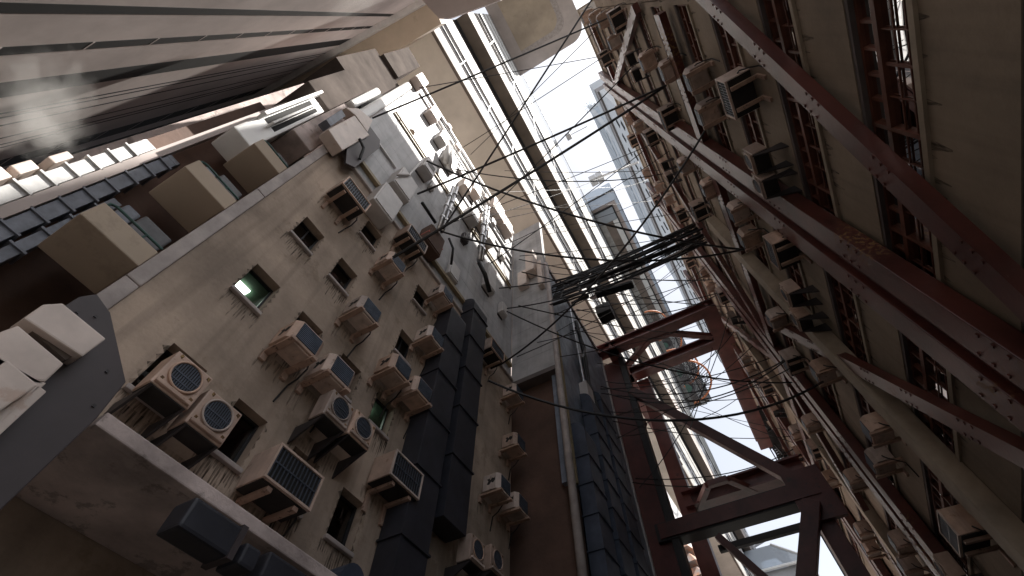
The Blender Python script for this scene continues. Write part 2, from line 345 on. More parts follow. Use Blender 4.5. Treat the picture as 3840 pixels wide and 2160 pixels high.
o = bpy.data.objects['x']; o.name = 'concrete_fin'; tag(o, 'tall rounded pale concrete fin between the shaded and the sunlit ducts', 'column')
# sunlit louvred vent block
t = thing('vent_block', 'bright sunlit white block with two long dark slots above the balconies', 'vent', (-8.6, -1.1, 14))
MB().box(-9.6, -8.6, -1.72, -1.0, 13.9, 20.0).build('block', M['white'], t, bevel=.06)
for a, b in ((-1.60,-1.42),(-1.28,-1.12)): MB().box(-8.62, -8.585, a, b, 15.6, 19.4).build('slot', M['void'], t)
MB().box(-8.6, -8.25, -1.74, -1.62, 15.3, 20.3).build('ledge', M['white'], t, bevel=.03); MB().box(-8.6, -8.25, -1.38, -1.3, 15.3, 19.2).build('ledge', M['white'], t, bevel=.03)
# terrace walls above it, stepped, most coloured dark in place of shade, and the white rounded parapets
t = thing('terrace', 'stepped shade-toned terrace walls with white rounded sunlit parapets between slab and cladding', 'terrace', (-9, -1, 18))
MB().box(-11, -8.45, -.95, -.05, 16.5, 22.2).build('terrace_wall', M['concrete'], t, bevel=.05)
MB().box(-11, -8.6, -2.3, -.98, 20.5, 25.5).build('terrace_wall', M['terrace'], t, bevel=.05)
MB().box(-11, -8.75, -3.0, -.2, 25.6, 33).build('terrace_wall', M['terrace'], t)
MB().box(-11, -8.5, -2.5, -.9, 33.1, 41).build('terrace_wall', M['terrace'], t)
MB().box(-9.2, -8.2, -.93, -.55, 22.3, 27.0).build('parapet', M['white'], t, bevel=.15, seg=4)
MB().box(-9.2, -8.15, -.42, .12, 22.3, 33.6).build('parapet', M['white'], t, bevel=.2, seg=4)
MB().box(-8.9, -8.3, -.54, -.44, 23.2, 27.2).build('slot', M['void'], t)

# ================================================================== grey clad building above
gc = thing('clad_building', 'grey board clad building standing above the beige one, sunlit along its top', 'building', (-9, 7, 17.9))
m = MB()
zz = 18.06; k = 0
while zz < 36.0:
    z1 = min(zz + 1.35, 36.3); m.box(-9, XL-.06, .15, 14.13, zz, z1 - .012); zz += 1.35
m.build('cladding', M['grey_clad'], gc)
MB().box(-20, XL-.08, .2, 14.1, 18.06, 36.25).build('core', M['roofpale'], gc)
MB().box(-9, XL+.12, .1, 14.0, 36.32, 36.7).build('top_ledge', M['boxgrey'], gc, bevel=.05)
# wall set far back under the tower and the tower itself
tw = thing('rear_block', 'warm grey rear block set back under the tower soffit', 'building', (-22, 7, -1.6))
MB().box(-40, -16, -4.2, 190, -1.6, 53.2).build('wall', M['concrete'], tw)
to = thing('glazed_tower', 'tall white banded tower with long glass strips rising over the alley', 'tower', (-12, 20, 53))
Y0, Y1 = -4.3, 190.0
def band(name, x, z0, z1, mt, par=to, y0=Y0, y1=Y1, back=-30, bevel=0): return MB().box(back, x, y0, y1, z0, z1).build(name, mt, par, bevel=bevel)
band('lower_soffit', -8.25, 53.3, 54.0, M['tanwall'])
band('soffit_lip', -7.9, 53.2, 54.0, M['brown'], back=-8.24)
band('spandrel', -7.98, 54.02, 58.6, M['whitestain'])
band('glazing', -8.12, 58.62, 65.4, M['tglass'])
band('spandrel', -7.98, 65.42, 73.9, M['whitestain'])
band('glazing', -8.1, 73.92, 78.9, M['darkglass'])
band('trim', -7.9, 78.92, 79.3, M['black'])
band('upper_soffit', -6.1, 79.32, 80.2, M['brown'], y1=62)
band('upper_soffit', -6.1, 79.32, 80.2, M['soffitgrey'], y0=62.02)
for z_, x_ in ((61.9,-8.0),(70.2,-7.93),(98.5,-6.1),(117,-5.98),(128,-5.98)): band('rail', x_, z_, z_+.35, M['black'])
band('fascia', -6.1, 80.22, 87.0, M['pink'])
band('spandrel', -6.05, 87.02, 90.5, M['whitestain'])
band('glazing', -6.2, 90.52, 106.5, M['tglass'])
band('trim', -6.0, 106.52, 107.3, M['black'])
band('spandrel', -6.05, 107.32, 138.0, M['whitestain'])
band('parapet_glass', -6.1, 138.02, 164.0, M['blueglass'])
band('coping', -6.0, 164.02, 165.2, M['black'])
# stepped overhang at the far half of the roof
band('overhang_glass', 4.35, 167.0, 176, M['blueglass'], y0=66.8, back=-29)
band('overhang_soffit', 3.2, 166.2, 166.98, M['pink'], y0=70.5, back=-29)
band('overhang_trim', 4.5, 166.3, 167.6, M['black'], y0=66.5, y1=66.78, back=-12); band('overhang_trim', 4.6, 166.3, 167.6, M['black'], y0=66.8, back=4.37)
cy = atz(1539, 515, 166).y
band('inner_trim', 1.75, 165.2, 166.1, M['black'], y0=cy, y1=cy+.5, back=-8); band('inner_trim', 1.75, 165.2, 166.1, M['black'], y0=cy+.52, back=1.3)
band('inner_soffit', -.7, 165.6, 166.15, M['soffitgrey'], y0=cy+6, back=-3.8)
band('inner_ledge', -3.82, 165.3, 166.1, M['whitestain'], y0=cy+6, back=-5.9)
band('inner_fascia', 1.28, 165.3, 166.1, M['white'], y0=cy+6, back=-.68)
band('inner_glass', 1.28, 165.5, 166.1, M['blueglass'], y0=cy+.52, y1=cy+5.9, back=-5.9)
mu = MB()
for k in range(26):
    y = Y0 + 5.2 + k*6.2
    MB().beam((-8.07, y, 58.64), (-8.07, y, 65.4), .12, .1).build('mullion', M['boxgrey'], to)
    MB().beam((-6.15, y*1.4, 90.54), (-6.15, y*1.4, 106.5), .22, .1).build('mullion', M['boxgrey'], to)

# ================================================================== slabs overhead and the ribbed tower behind
P1 = atz(430, 362, 50); P2 = atz(1050, 8, 50); hd = (P2 - P1).normalized(); hn = Vector((-hd.y, hd.x, 0)) * -1
if hn.dot(-P1) < 0: hn = -hn
sl_ = MB()
q = [atz(1062,0,50), atz(1105,47,50), atz(1110,60,50), atz(825,232,50), atz(440,480,50), atz(120,700,50)]
a0 = P1 - hd*60; a1 = P2 + hd*6
pts = [a1 + Vector((0,-3,0)), a1 + Vector((1.0,0,0)) , q[1], q[2], q[3], q[4], Vector((-95, q[4].y-3, 50)), Vector((-95, a0.y, 50)), a0]
pts = [(p.x, p.y, 50) for p in [P2 + hd*9, q[1], q[2], q[3], Vector((-70, q[3].y - 4.8, 50)), Vector((-70, P1.y - 3.0, 50)), P1]]
slab = sl_.prism(pts, (0,0,3)).build('overhead_slab', M['tan']); tag(slab, 'broad tan concrete slab seen from below, running between the ribbed wall and the alley', 'slab')
ZPK = 38.0
pk = MB().prism([(p.x,p.y,ZPK) for p in [atz(1062,-8,ZPK), atz(1062,0,ZPK), atz(1105,47,ZPK), atz(1125,48,ZPK), atz(1258,0,ZPK), atz(1268,-8,ZPK)]], (0,0,2.2)).build('overhead_slab', M['pink'])
tag(pk, 'pale pinkish slab end just in front of the head of the glazed tower', 'slab')
edge = MB().beam(P1 + hn*.05 + Vector((0,0,-.9)), P2 + hd*4 + Vector((0,0,-.9)), .9, 1.7, (0,0,1)).build('edge_beam', M['boxgrey']); tag(edge, 'grey edge beam along the head of the ribbed wall', 'beam')
# rounded roof slab high above
rp = [atz(1215,-90,150), atz(1290,178,150)]
def arc(c, r, a0, a1, n=10): return [(c[0] + r*math.cos(a0 + (a1-a0)*i/n), c[1] + r*math.sin(a0 + (a1-a0)*i/n), 150) for i in range(n+1)]
outer = [(-6.5,-25,150), (15.6,-25,150)] + arc((11.1,9.2), 4.5, 0, math.pi/2) + [(-6.5, 13.7, 150)]
inner = [(-3.0,-25,149.9), (10.1,-25,149.9)] + [(x, y, 149.9) for x, y, z in arc((6.6,4.6), 3.4, 0, math.pi/2)] + [(-3.0, 8.0, 149.9)]
t = thing('roof_canopy', 'high roof canopy with a rounded corner, tan underside and pale rim', 'canopy', (3, 3, 150))
MB().prism([(x,y,150) for x,y,z in outer], (0,0,2.5)).build('rim', M['pink'], t)
mid = [(-3.0,-25,149.98), (11.6,-25,149.98)] + [(x, y, 149.98) for x, y, z in arc((8.1,5.9), 3.5, 0, math.pi/2)] + [(-3.0, 9.4, 149.98)]
MB().prism([(x,y,149.95) for x,y,z in mid], (0,0,.04)).build('rim_step', M['trim'], t)
MB().prism(inner, (0,0,.04)).build('soffit', M['tan'], t)

# ribbed tower: vertical fins between dark slots, from measured lines at two places along the wall
HN = hn; HP = P1
def hs(px, py):
    p = atplane(px, py, HP, HN); return (p - HP).dot(hd), p.z
rt = thing('ribbed_tower', 'mauve grey tower wall with long dark vertical slots at upper left', 'tower', (P1.x, P1.y, 0))
# slot edges in px along x=0 and thin grooves
def c1(x, y): return (x*.2604, y*.2604)
edges = [(-400,-260,'p'),(20,125,'s'),(455,535,'t'),(790,945,'s')]
lines = [(-40,-16),(20,125),(455,535),(800,945)]
th = [1100,1140,1215,1338,1398,1428]
ss = []
def sx(cy): return hs(*c1(0, cy))[0]
slots = [(sx(20), sx(125)), (sx(455), sx(535)), (sx(800), sx(945))]
lo = [hs(*c1(*p))[0] for p in ((380,1443),(720,1340))]
def sxy(x, y): return hs(*c1(x, y))[0]
slots += [(sxy(1500,1135), sxy(1500,1185)), (sxy(1500,1230), sxy(1500,1290)), (sxy(1700,1250), sxy(1700,1330))]
gro = [sx(v) for v in th]
smin, smax = min(sxy(1500,1500)-14, -60), hs(1050, 8)[0] + 9
smin = -75
cuts = sorted([(min(a,b), max(a,b), 1) for a, b in slots] + [(g-.075, g+.075, 0) for g in gro])
ztop = 49.5; s0 = smin; wallm = MB(); back = MB(); tick = MB()
def wbox(mb, sa, sb, z0, z1, d0, d1):
    A = Vector((HP.x,HP.y,0)) + hd*sa; B = Vector((HP.x,HP.y,0)) + hd*sb
    hn2 = Vector((HN.x,HN.y,0))
    mb.prism([A + hn2*d0 + Vector((0,0,z0)), B + hn2*d0 + Vector((0,0,z0)), B + hn2*d1 + Vector((0,0,z0)), A + hn2*d1 + Vector((0,0,z0))], (0,0,z1-z0))
for a, b, kk in sorted(cuts):
    if a - s0 > .02:
        mbp = MB(); wbox(mbp, s0, a, -1.6, ztop, -1.6, 0); mbp.build('rib', M['hatch'], rt, bevel=.0)
    s0 = max(s0, b)
mbp = MB(); wbox(mbp, s0, smax, -1.6, ztop, -1.6, 0); mbp.build('rib', M['hatch'], rt)
mbp = MB(); wbox(mbp, smin, smax, -1.6, ztop, -6, -1.62); mbp.build('recess', M['void'], rt)
for a, b, kk in cuts:
    mbp = MB(); wbox(mbp, a+.002, b-.002, -1.6, ztop-.02, -1.58, (.006 if kk else .004)); mbp.build('slot_shade_strip', M['void'], rt)  # flush black strip painted in for the dark depth of each slot
for (a, b) in (slots[1], slots[3], slots[4], slots[5]):
    for z in range(4, 48, 3):
        tk = MB(); wbox(tk, min(a,b)+.01, max(a,b)-.01, z, z+.08, -.0, .012); tk.build('floor_slab', M['hatch'], rt)
# ================================================================== air conditioners (three kinds, one prototype each)
def gpos(o): return o
def proto_grille(name='air_conditioner'):
    t = thing(name, 'x', 'air conditioner')
    MB().box(.15, .84, -.6, .6, .07, .81).build('casing', M['ac'], t, bevel=.02)
    MB().box(.17, .82, -.57, .57, .045, .069).build('base_pan', M['acpan'], t)
    g = MB(); g.box(.842, .85, -.55, .55, .12, .76)
    f = g.build('grille', M['void'], t)
    s = MB()
    for k in range(13):
        y = -.53 + k*1.06/12; s.box(.852, .868, y-.012, y+.012, .13, .75)
    s.box(.853, .872, -.54, .54, .425, .455)
    s.build('slats', M['grille'], f)
    r = MB()
    for a, b, c, d in ((-.6,.6,.765,.81),(-.6,.6,.07,.115),(-.6,-.555,.116,.764),(.555,.6,.116,.764)): r.box(.842, .885, a, b, c, d)
    r.build('rim', M['ac'], t)
    MB().tube([(.45,.61,.2),(.42,.68,.1),(.25,.70,-.15),(.05,.66,-.3),(.01,.6,-.7)], .022, 6).build('hose', M['cable'], t)
    for y in (-.33, .33):
        b = MB(); b.box(0, .80, y-.06, y+.06, -.05, .04); b.box(0, .07, y-.06, y+.06, -.5, -.052)
        b.build('bracket', M['bracket'], t, bevel=.012)
    return t
def proto_fin(name='air_conditioner'):
    t = thing(name, 'x', 'air conditioner')
    c = .13
    pts = [(.2,-.46,.07),(.86-c,-.46,.07),(.86,-.46+c,.07),(.86,.46-c,.07),(.86-c,.46,.07),(.2,.46,.07)]
    MB().prism(pts, (0,0,.62)).build('casing', M['ac'], t, bevel=.015)
    g = MB().box(.861, .868, -.31, .31, .14, .64).build('grille', M['void'], t)
    s = MB()
    for k in range(11):
        z = .15 + k*.046; s.box(.869, .885, -.31, .31, z, z+.026)
    s.build('fins', M['fins'], g)
    st = MB()  # peeled dark patch on the near side
    a = [(.36,.30),(.42,.42),(.36,.50),(.46,.52),(.50,.44),(.58,.52),(.66,.48),(.70,.54),(.70,.40),(.62,.30),(.54,.36),(.46,.26)]
    st.poly([(x, -.463, z) for x, z in a]); st.build('peeled_patch', M['acpan'], t)
    MB().tube([(.5,.47,.25),(.45,.53,.1),(.25,.55,-.1),(.05,.52,-.25),(.01,.45,-.8)], .022, 6).build('hose', M['cable'], t)
    for y in (-.33, .33):
        b = MB(); b.box(-.0, .93, y-.075, y+.075, -.02, .068); b.box(0, .08, y-.075, y+.075, -.22, -.022)
        b.build('bracket', M['bracket'], t, bevel=.01)
    MB().box(.25, .8, -.27, .27, .03, .069).build('drip_tray', M['ac'], t)
    return t
def proto_fan(name='air_conditioner'):
    t = thing(name, 'x', 'air conditioner')
    MB().box(.38, .84, -.37, .37, .06, .80).build('casing', M['ac'], t, bevel=.03)
    MB().box(.40, .82, -.34, .34, .035, .058).build('base_pan', M['acpan'], t)
    n = 28; R = .255; cz = .47
    d = MB(); d.prism([(.842, R*math.cos(i*2*math.pi/n), cz + R*math.sin(i*2*math.pi/n)) for i in range(n)], (.004,0,0)); g = d.build('fan_grille', M['void'], t)
    s = MB()
    for k in range(12):
        y = -.235 + k*.0427; h = math.sqrt(max(0, R*R - y*y)); s.box(.85, .865, y-.011, y+.011, cz-h, cz+h)
    s.box(.851, .87, -R, R, cz-.012, cz+.012); s.box(.851, .87, -R*.8, R*.8, cz-.15, cz-.13)
    s.build('bars', M['grille'], g)
    r = MB(); pts = []
    ring = [(.866, (R+.015)*math.cos(i*2*math.pi/n), cz + (R+.015)*math.sin(i*2*math.pi/n)) for i in range(n+1)]
    r.tube(ring, .022, 6, False); r.build('fan_ring', M['ac'], t, smooth=True)
    MB().box(.842, .90, -.33, .33, .10, .165).build('lip', M['ac'], t, bevel=.01)
    sp = MB()
    for a in ((-.30,.20,.05),(.26,.20,.06),(-.30,.72,.05),(.27,.70,.06)):
        sp.poly([(.843,a[0],a[1]),(.843,a[0]+a[2],a[1]-.03),(.843,a[0]+a[2]*1.2,a[1]+.05),(.843,a[0]+.01,a[1]+.06)])
    sp.build('rust_patch', M['rust'], t)
    for y in (-.31, .31):
        b = MB(); b.prism([(0,y-.02,.03),(.86,y-.02,.03),(0,y-.02,-.42)], (0,.04,0)); b.build('bracket', M['bracketdark'], t)
    return t
PROTO = {'G': proto_grille(), 'C': proto_fin(), 'F': proto_fan()}
used = set()
def place_ac(kind, x, y, z, side, label, group, sc=1):
    p = PROTO[kind]
    if kind in used: o = copy_tree(p)
    else: o = p; used.add(kind)
    o.location = (x, y, z); o.rotation_euler = (0, 0, 0 if side < 0 else math.pi); o.scale = (sc, sc, sc)
    tag(o, label, 'air conditioner', group); return o
def ac_px(kind, px, py, side, label, group, X=None, sc=1):
    wallx = (XL if side < 0 else 5.3) if X is None else X
    c = atx(px, py, wallx - side*.55*sc)
    hz = {'G': .42, 'C': .36, 'F': .42}[kind]*sc
    if side < 0:
        st = MB(); hw_ = {'G': .6, 'C': .45, 'F': .36}[kind]; n = 9; zb_ = c.z - hz + .1
        for k in range(n):
            ya = c.y - hw_ + k*2*hw_/n; l = random.uniform(.15, .8)
            st.poly([(XL+.003,ya,zb_),(XL+.003,ya+2*hw_/n,zb_),(XL+.003,ya+1.3*hw_/n,zb_-l),(XL+.003,ya+.6*hw_/n,zb_-l*.85)])
        st.build('water_stain', M['stain2'], bb)
    return place_ac(kind, wallx + (.0 if side < 0 else -.0), c.y, c.z - hz, side, label, group, sc)
GL = 'air conditioners on the beige wall'
for kind, px, py, lab in [
    ('G', 880, 500, 'grille fronted air conditioner highest on the beige wall, just under the pale corner trim'),
    ('G', 1035, 610, 'grille fronted air conditioner at the roof edge, below the grey utility boxes'),
    ('C', 985, 672, 'small beige air conditioner just below the grille fronted unit at the roof edge'),
    ('C', 1112, 750, 'smallest beige air conditioner near the roof edge, above the dark ducts'),
    ('C', 915, 792, 'beige air conditioner with blue fins alone in the middle of the beige wall'),
    ('C', 752, 868, 'large blue finned air conditioner, upper left one of a diagonal pair on the beige wall'),
    ('C', 836, 948, 'beige blue finned air conditioner overlapping the pair of round fans below it'),
    ('C', 1083, 858, 'beige air conditioner tucked against the top of the first dark duct'),
    ('C', 993, 937, 'beige air conditioner above the brightly lit window, left one of a close pair'),
    ('C', 1048, 992, 'beige air conditioner touching the dark duct, right one of a pair by the lit window'),
    ('F', 432, 972, 'largest round fan air conditioner, against the dark plate at left'),
    ('F', 512, 1066, 'second large round fan air conditioner, beside a big dark window'),
    ('F', 830, 1044, 'round fan air conditioner in the middle of the beige wall, left of its twin'),
    ('F', 888, 1092, 'round fan air conditioner in the middle of the beige wall, right of its twin'),
    ('G', 712, 1215, 'biggest grille fronted air conditioner low on the beige wall'),
    ('G', 1000, 1205, 'grille fronted air conditioner low on the beige wall, beside the dark duct'),
    ('G', 1238, 888, 'dark grille fronted air conditioner behind the top of the second duct'),
    ('C', 1293, 995, 'small air conditioner on the brown wall, highest of those right of the ducts'),
    ('C', 1295, 1122, 'small air conditioner on the brown wall, second highest right of the ducts'),
    ('C', 1253, 1230, 'small air conditioner right of the ducts, upper left one of a stepped pair'),
    ('C', 1298, 1277, 'small air conditioner right of the ducts, lower right one of a stepped pair'),
    ('F', 1180, 1395, 'round fan air conditioner at the bottom edge right of the ducts, left of two'),
    ('F', 1230, 1420, 'round fan air conditioner at the bottom edge right of the ducts, right of two')]:
    ac_px(kind, px, py, -1, lab, GL)

# ================================================================== workshop building on the right
XR = 5.3; RY0, RY1 = 2.55, 52.0; RTOP = 50.0
rb = thing('workshop_building', 'tall dim workshop building on the right with ribbon windows in red frames', 'building', (8, 20, -1.6))
floors = range(-2, 12)
for k in floors:
    zs = 8.2 + 3.43*k; zh = zs + 1.68; zt = zs + 3.43
    if k == -2: MB().box(XR, XR+.3, RY0, RY1, -1.6, zs).build('spandrel', M['spandrel'], rb)
    MB().box(XR, XR+.3, RY0, RY1, zh, min(zt, RTOP)).build('spandrel', M['spandrel'], rb)
    MB().box(XR-.07, XR+.28, RY0, RY1, zs-.13, zs+.0).build('sill', M['spandrel_sill'], rb) if k > -2 else None
    MB().box(XR+.02, XR+.26, RY0, RY1, zh-.10, zh-.002).build('lintel', M['jamb'], rb)
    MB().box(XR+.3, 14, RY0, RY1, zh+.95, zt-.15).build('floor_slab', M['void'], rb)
    if k > -2 and zs < 40:
        st = MB(); y = -1.0
        while y < 42:
            l = random.uniform(.08,.5); ww = random.uniform(.06,.22); st.poly([(XR-.004,y,zs-.13),(XR-.004,y+ww,zs-.13),(XR-.004,y+ww*.6,zs-.13-l),(XR-.004,y+ww*.4,zs-.13-l)])
            y += random.uniform(.15,.75)
        st.build('water_stain', M['stain'], rb)
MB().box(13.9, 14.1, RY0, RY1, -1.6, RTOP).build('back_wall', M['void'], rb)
MB().box(XR, 14, RY0-.2, RY0, -1.6, RTOP).build('end_wall', M['spandrel'], rb)
MB().box(XR, 12, 1.05, 2.3, -1.6, 38.5).build('shade_bay', M['spandrel'], rb)  # unseen lower bay, height shaped to shade one duct and light the vent block
MB().box(XR-.06, 14.4, RY0-.3, RY1, RTOP, RTOP+.5).build('parapet', M['spandrel_sill'], rb)
# window bays
def bay(mbf, mbg, y0, y1, zs, zh, x=XR+.16):
    zt = zh - .62
    mbf.box(x-.05, x+.06, y0, y0+.09, zs, zh-.1); mbf.box(x-.04, x+.05, y0+.09, y1, zs+.001, zs+.08); mbf.box(x-.04, x+.05, y0+.09, y1, zh-.17, zh-.1)
    mbf.box(x-.07, x+.06, y0+.09, y1, zt-.07, zt+.05)
    n = 3; wd = (y1-y0-.09)
    for i in range(1, 5): mbf.box(x-.025, x+.03, y0+.09+wd*i/5-.03, y0+.09+wd*i/5+.03, zt+.05, zh-.17)
    for i in range(1, 4): mbf.box(x-.02, x+.02, y0+.09+wd*i/4-(.03 if i == 2 else .012), y0+.09+wd*i/4+(.03 if i == 2 else .012), zs+.08, zt-.07)
    for j in range(1, 3):
        z = zs+.08 + (zt-.07-zs-.08)*j/3; mbf.box(x-.018, x+.018, y0+.09, y1, z-.012, z+.012)
    mbg.poly([(x+.03,y0+.09,zs+.02),(x+.03,y1,zs+.02),(x+.03,y1,zh-.1),(x+.03,y0+.09,zh-.1)])
BW = 2.6; nb = 0; rest_f = MB(); rest_g = MB()
for k in floors:
    zs = 8.2 + 3.43*k; zh = zs + 1.68; i = 0
    y = 2.57
    while y < RY1 - BW:
        near = (-1 <= k <= 4) and y < 30 and nb < 72
        if near:
            a, b = MB(), MB(); bay(a, b, y, y+BW, zs, zh); f = a.build('window', M['frame'], rb); b.build('panes', M['winglass_r'], f); nb += 1
        elif k >= -1: bay(rest_f, rest_g, y, y+BW, zs, zh)
        y += BW
tag(rest_f.build('far_windows', M['frame'], rb), kind='stuff'); tag(rest_g.build('far_panes', M['winglass_r'], rb), kind='stuff')
# lit tubes inside
tubes = [(2268,300,1),(2310,396,1),(2222,470,1),(2170,955,1),(2190,990,.5),(2160,1140,.6),(2440,1175,.8),(2250,1195,.5),(2310,1290,.7),(2330,1320,.6),(2140,830,.5),(2060,905,.4),(2010,290,.5),(2030,320,.5),(1995,230,.4),(2115,1010,.4)]
for (px, py, s) in tubes:
    r_ = ray(px, py); kk = [8.2+3.43*k+1.68+.88 for k in floors if 8.2+3.43*k+1.68+.88 > 5.55*r_.z/r_.x]; p = r_*(kk[0]/r_.z); s = max(s,.6); MB().beam(p - Vector((.5*s,0,0)), p + Vector((.5*s,0,0)), .12, .08, (0,0,1)).build('ceiling_tube', M['lampw'], rb)
for (px, py) in [(2212,1025),(2290,1235),(2330,1262),(2375,1300),(2180,1400),(2350,1250)]:
    p = atx(px, py, 6.2); MB().box(p.x, p.x+.1, p.y-.12, p.y+.12, p.z-.1, p.z+.1).build('warm_lamp', M['lampwarm'], rb)

# ------------------------------------------------------------------ red exoskeleton
def red_post(y, label):
    t = thing('steel_column', label, 'column', (4.95, y, -1.6), 'red steel bracing on the right facade')
    for s in (-1, 1): MB().box(4.78, 5.2, y+s*.58-.36, y+s*.58+.36, -1.6, RTOP+.6).build('flange', M['red'], t, bevel=.02)
    MB().box(4.98, 5.1, y-.22, y+.22, -1.6, RTOP+.5).build('web', M['reddark'], t)
    bt = MB()
    for z in range(2, 50, 4):
        for s in (-1, 1):
            for q in (-.24, .24):
                for dz in (0, .3, .6): bt.box(4.755, 4.782, y+s*.58+q-.03, y+s*.58+q+.03, z+dz, z+dz+.06)
    tag(bt.build('rivets', M['red'], t), kind='stuff'); return t
for y, lab in ((9.15, 'heavy twin flanged red steel column nearest the camera on the right facade'), (22.2, 'second red steel column along the right facade, beyond the tan pier'), (35.2, 'third red steel column along the right facade'), (48.2, 'farthest red steel column along the right facade')): red_post(y, lab)
def red_beam(p, q, label, name='steel_beam', w=.52, d=.5):
    t = thing(name, label, 'beam', tuple((Vector(p)+Vector(q))/2), 'red steel bracing on the right facade')
    MB().beam(p, q, w, .04, (1,0,0)).build('x', M['red'], t); o = t.children[0]; o.name = 'flange'
    P, Q = Vector(p), Vector(q); o2 = MB().beam(P + Vector((.15,0,0)), Q + Vector((.15,0,0)), w*.92, .24, (1,0,0)).build('web', M['red'], t)
    bt = MB(); dv = (Q-P).normalized(); uu = dv.cross(Vector((1,0,0))); ll = (Q-P).length
    for i in range(int(ll/2.2)):
        for k in range(3):
            for s in (-1, 1):
                c = P + dv*(1.0 + i*2.2 + k*.22) + uu*s*w*.36 - Vector((.03,0,0)); bt.box(c.x-.014, c.x+.01, c.y-.028, c.y+.028, c.z-.028, c.z+.028)
    tag(bt.build('rivets', M['red'], t), kind='stuff')
    return t
zb = [21.0, 42.0]
ys = [1.7, 9.15, 22.2, 35.2, 48.2]
names = ['nearest', 'second', 'third', 'fourth']
for zi, z in enumerate(zb):
    for i in range(4):
        a, b = ys[i]+.95, ys[i+1]-.95
        red_beam((4.85, a, z), (4.85, b, z), '%s horizontal red steel beam of the %s tier on the right facade' % (names[i], ['lower','upper'][zi]), w=.75)
def diag(y0, z0, y1, z1, lab, x=4.85, w=.50): red_beam((x, y0, z0), (x, y1, z1), lab, 'steel_brace', w)
diag(8.2, 3.75, 1.2, 17.5, 'big red diagonal brace crossing the near windows at upper right')
diag(10.1, 4.1, 19.0, 20.4, 'red diagonal brace rising from the nearest column to the second')
diag(34.2, 4, 24.5, 20.4, 'red diagonal brace leaning from the second column towards the third')
diag(36.2, 4, 45.5, 20.4, 'red diagonal brace between the third and farthest columns')
diag(2.4, 24.6, 8.2, 41.4, 'upper tier red diagonal brace nearest the camera')
diag(21.2, 21.6, 10.3, 41.4, 'upper tier pale lit diagonal brace against the nearest column')
diag(23.2, 21.6, 34.2, 41.4, 'upper tier red diagonal brace between second and third columns')
diag(47.2, 21.6, 36.4, 41.4, 'upper tier farthest red diagonal brace')
# rust on the upper side of the near braces
for (y0, z0, y1, z1, n) in ((9.9, 4.5, 12.8, 9.9, 'rust'), (7.9, 4.3, 6.2, 7.4, 'rust')):
    pass
# tan concrete pier
t = thing('concrete_pier', 'tan notched concrete pier standing between two red columns on the right facade', 'column', (5, 14.9, -1.6))
MB().box(4.75, 5.29, 14.55, 15.25, -1.6, 25.5).build('shaft', M['spandrel_sill'], t, bevel=.03)
for k in range(-2, 5):
    z = 8.2 + 3.43*k; MB().box(4.85, 5.29, 15.26, 15.62, z-.9, z-.05).build('corbel', M['spandrel_sill'], t, bevel=.02)
t = thing('concrete_pier', 'slim grey concrete pier beyond the second red column', 'column', (5, 28, -1.6))
MB().box(4.8, 5.29, 27.8, 28.4, -1.6, 30).build('shaft', M['spandrel_sill'], t)

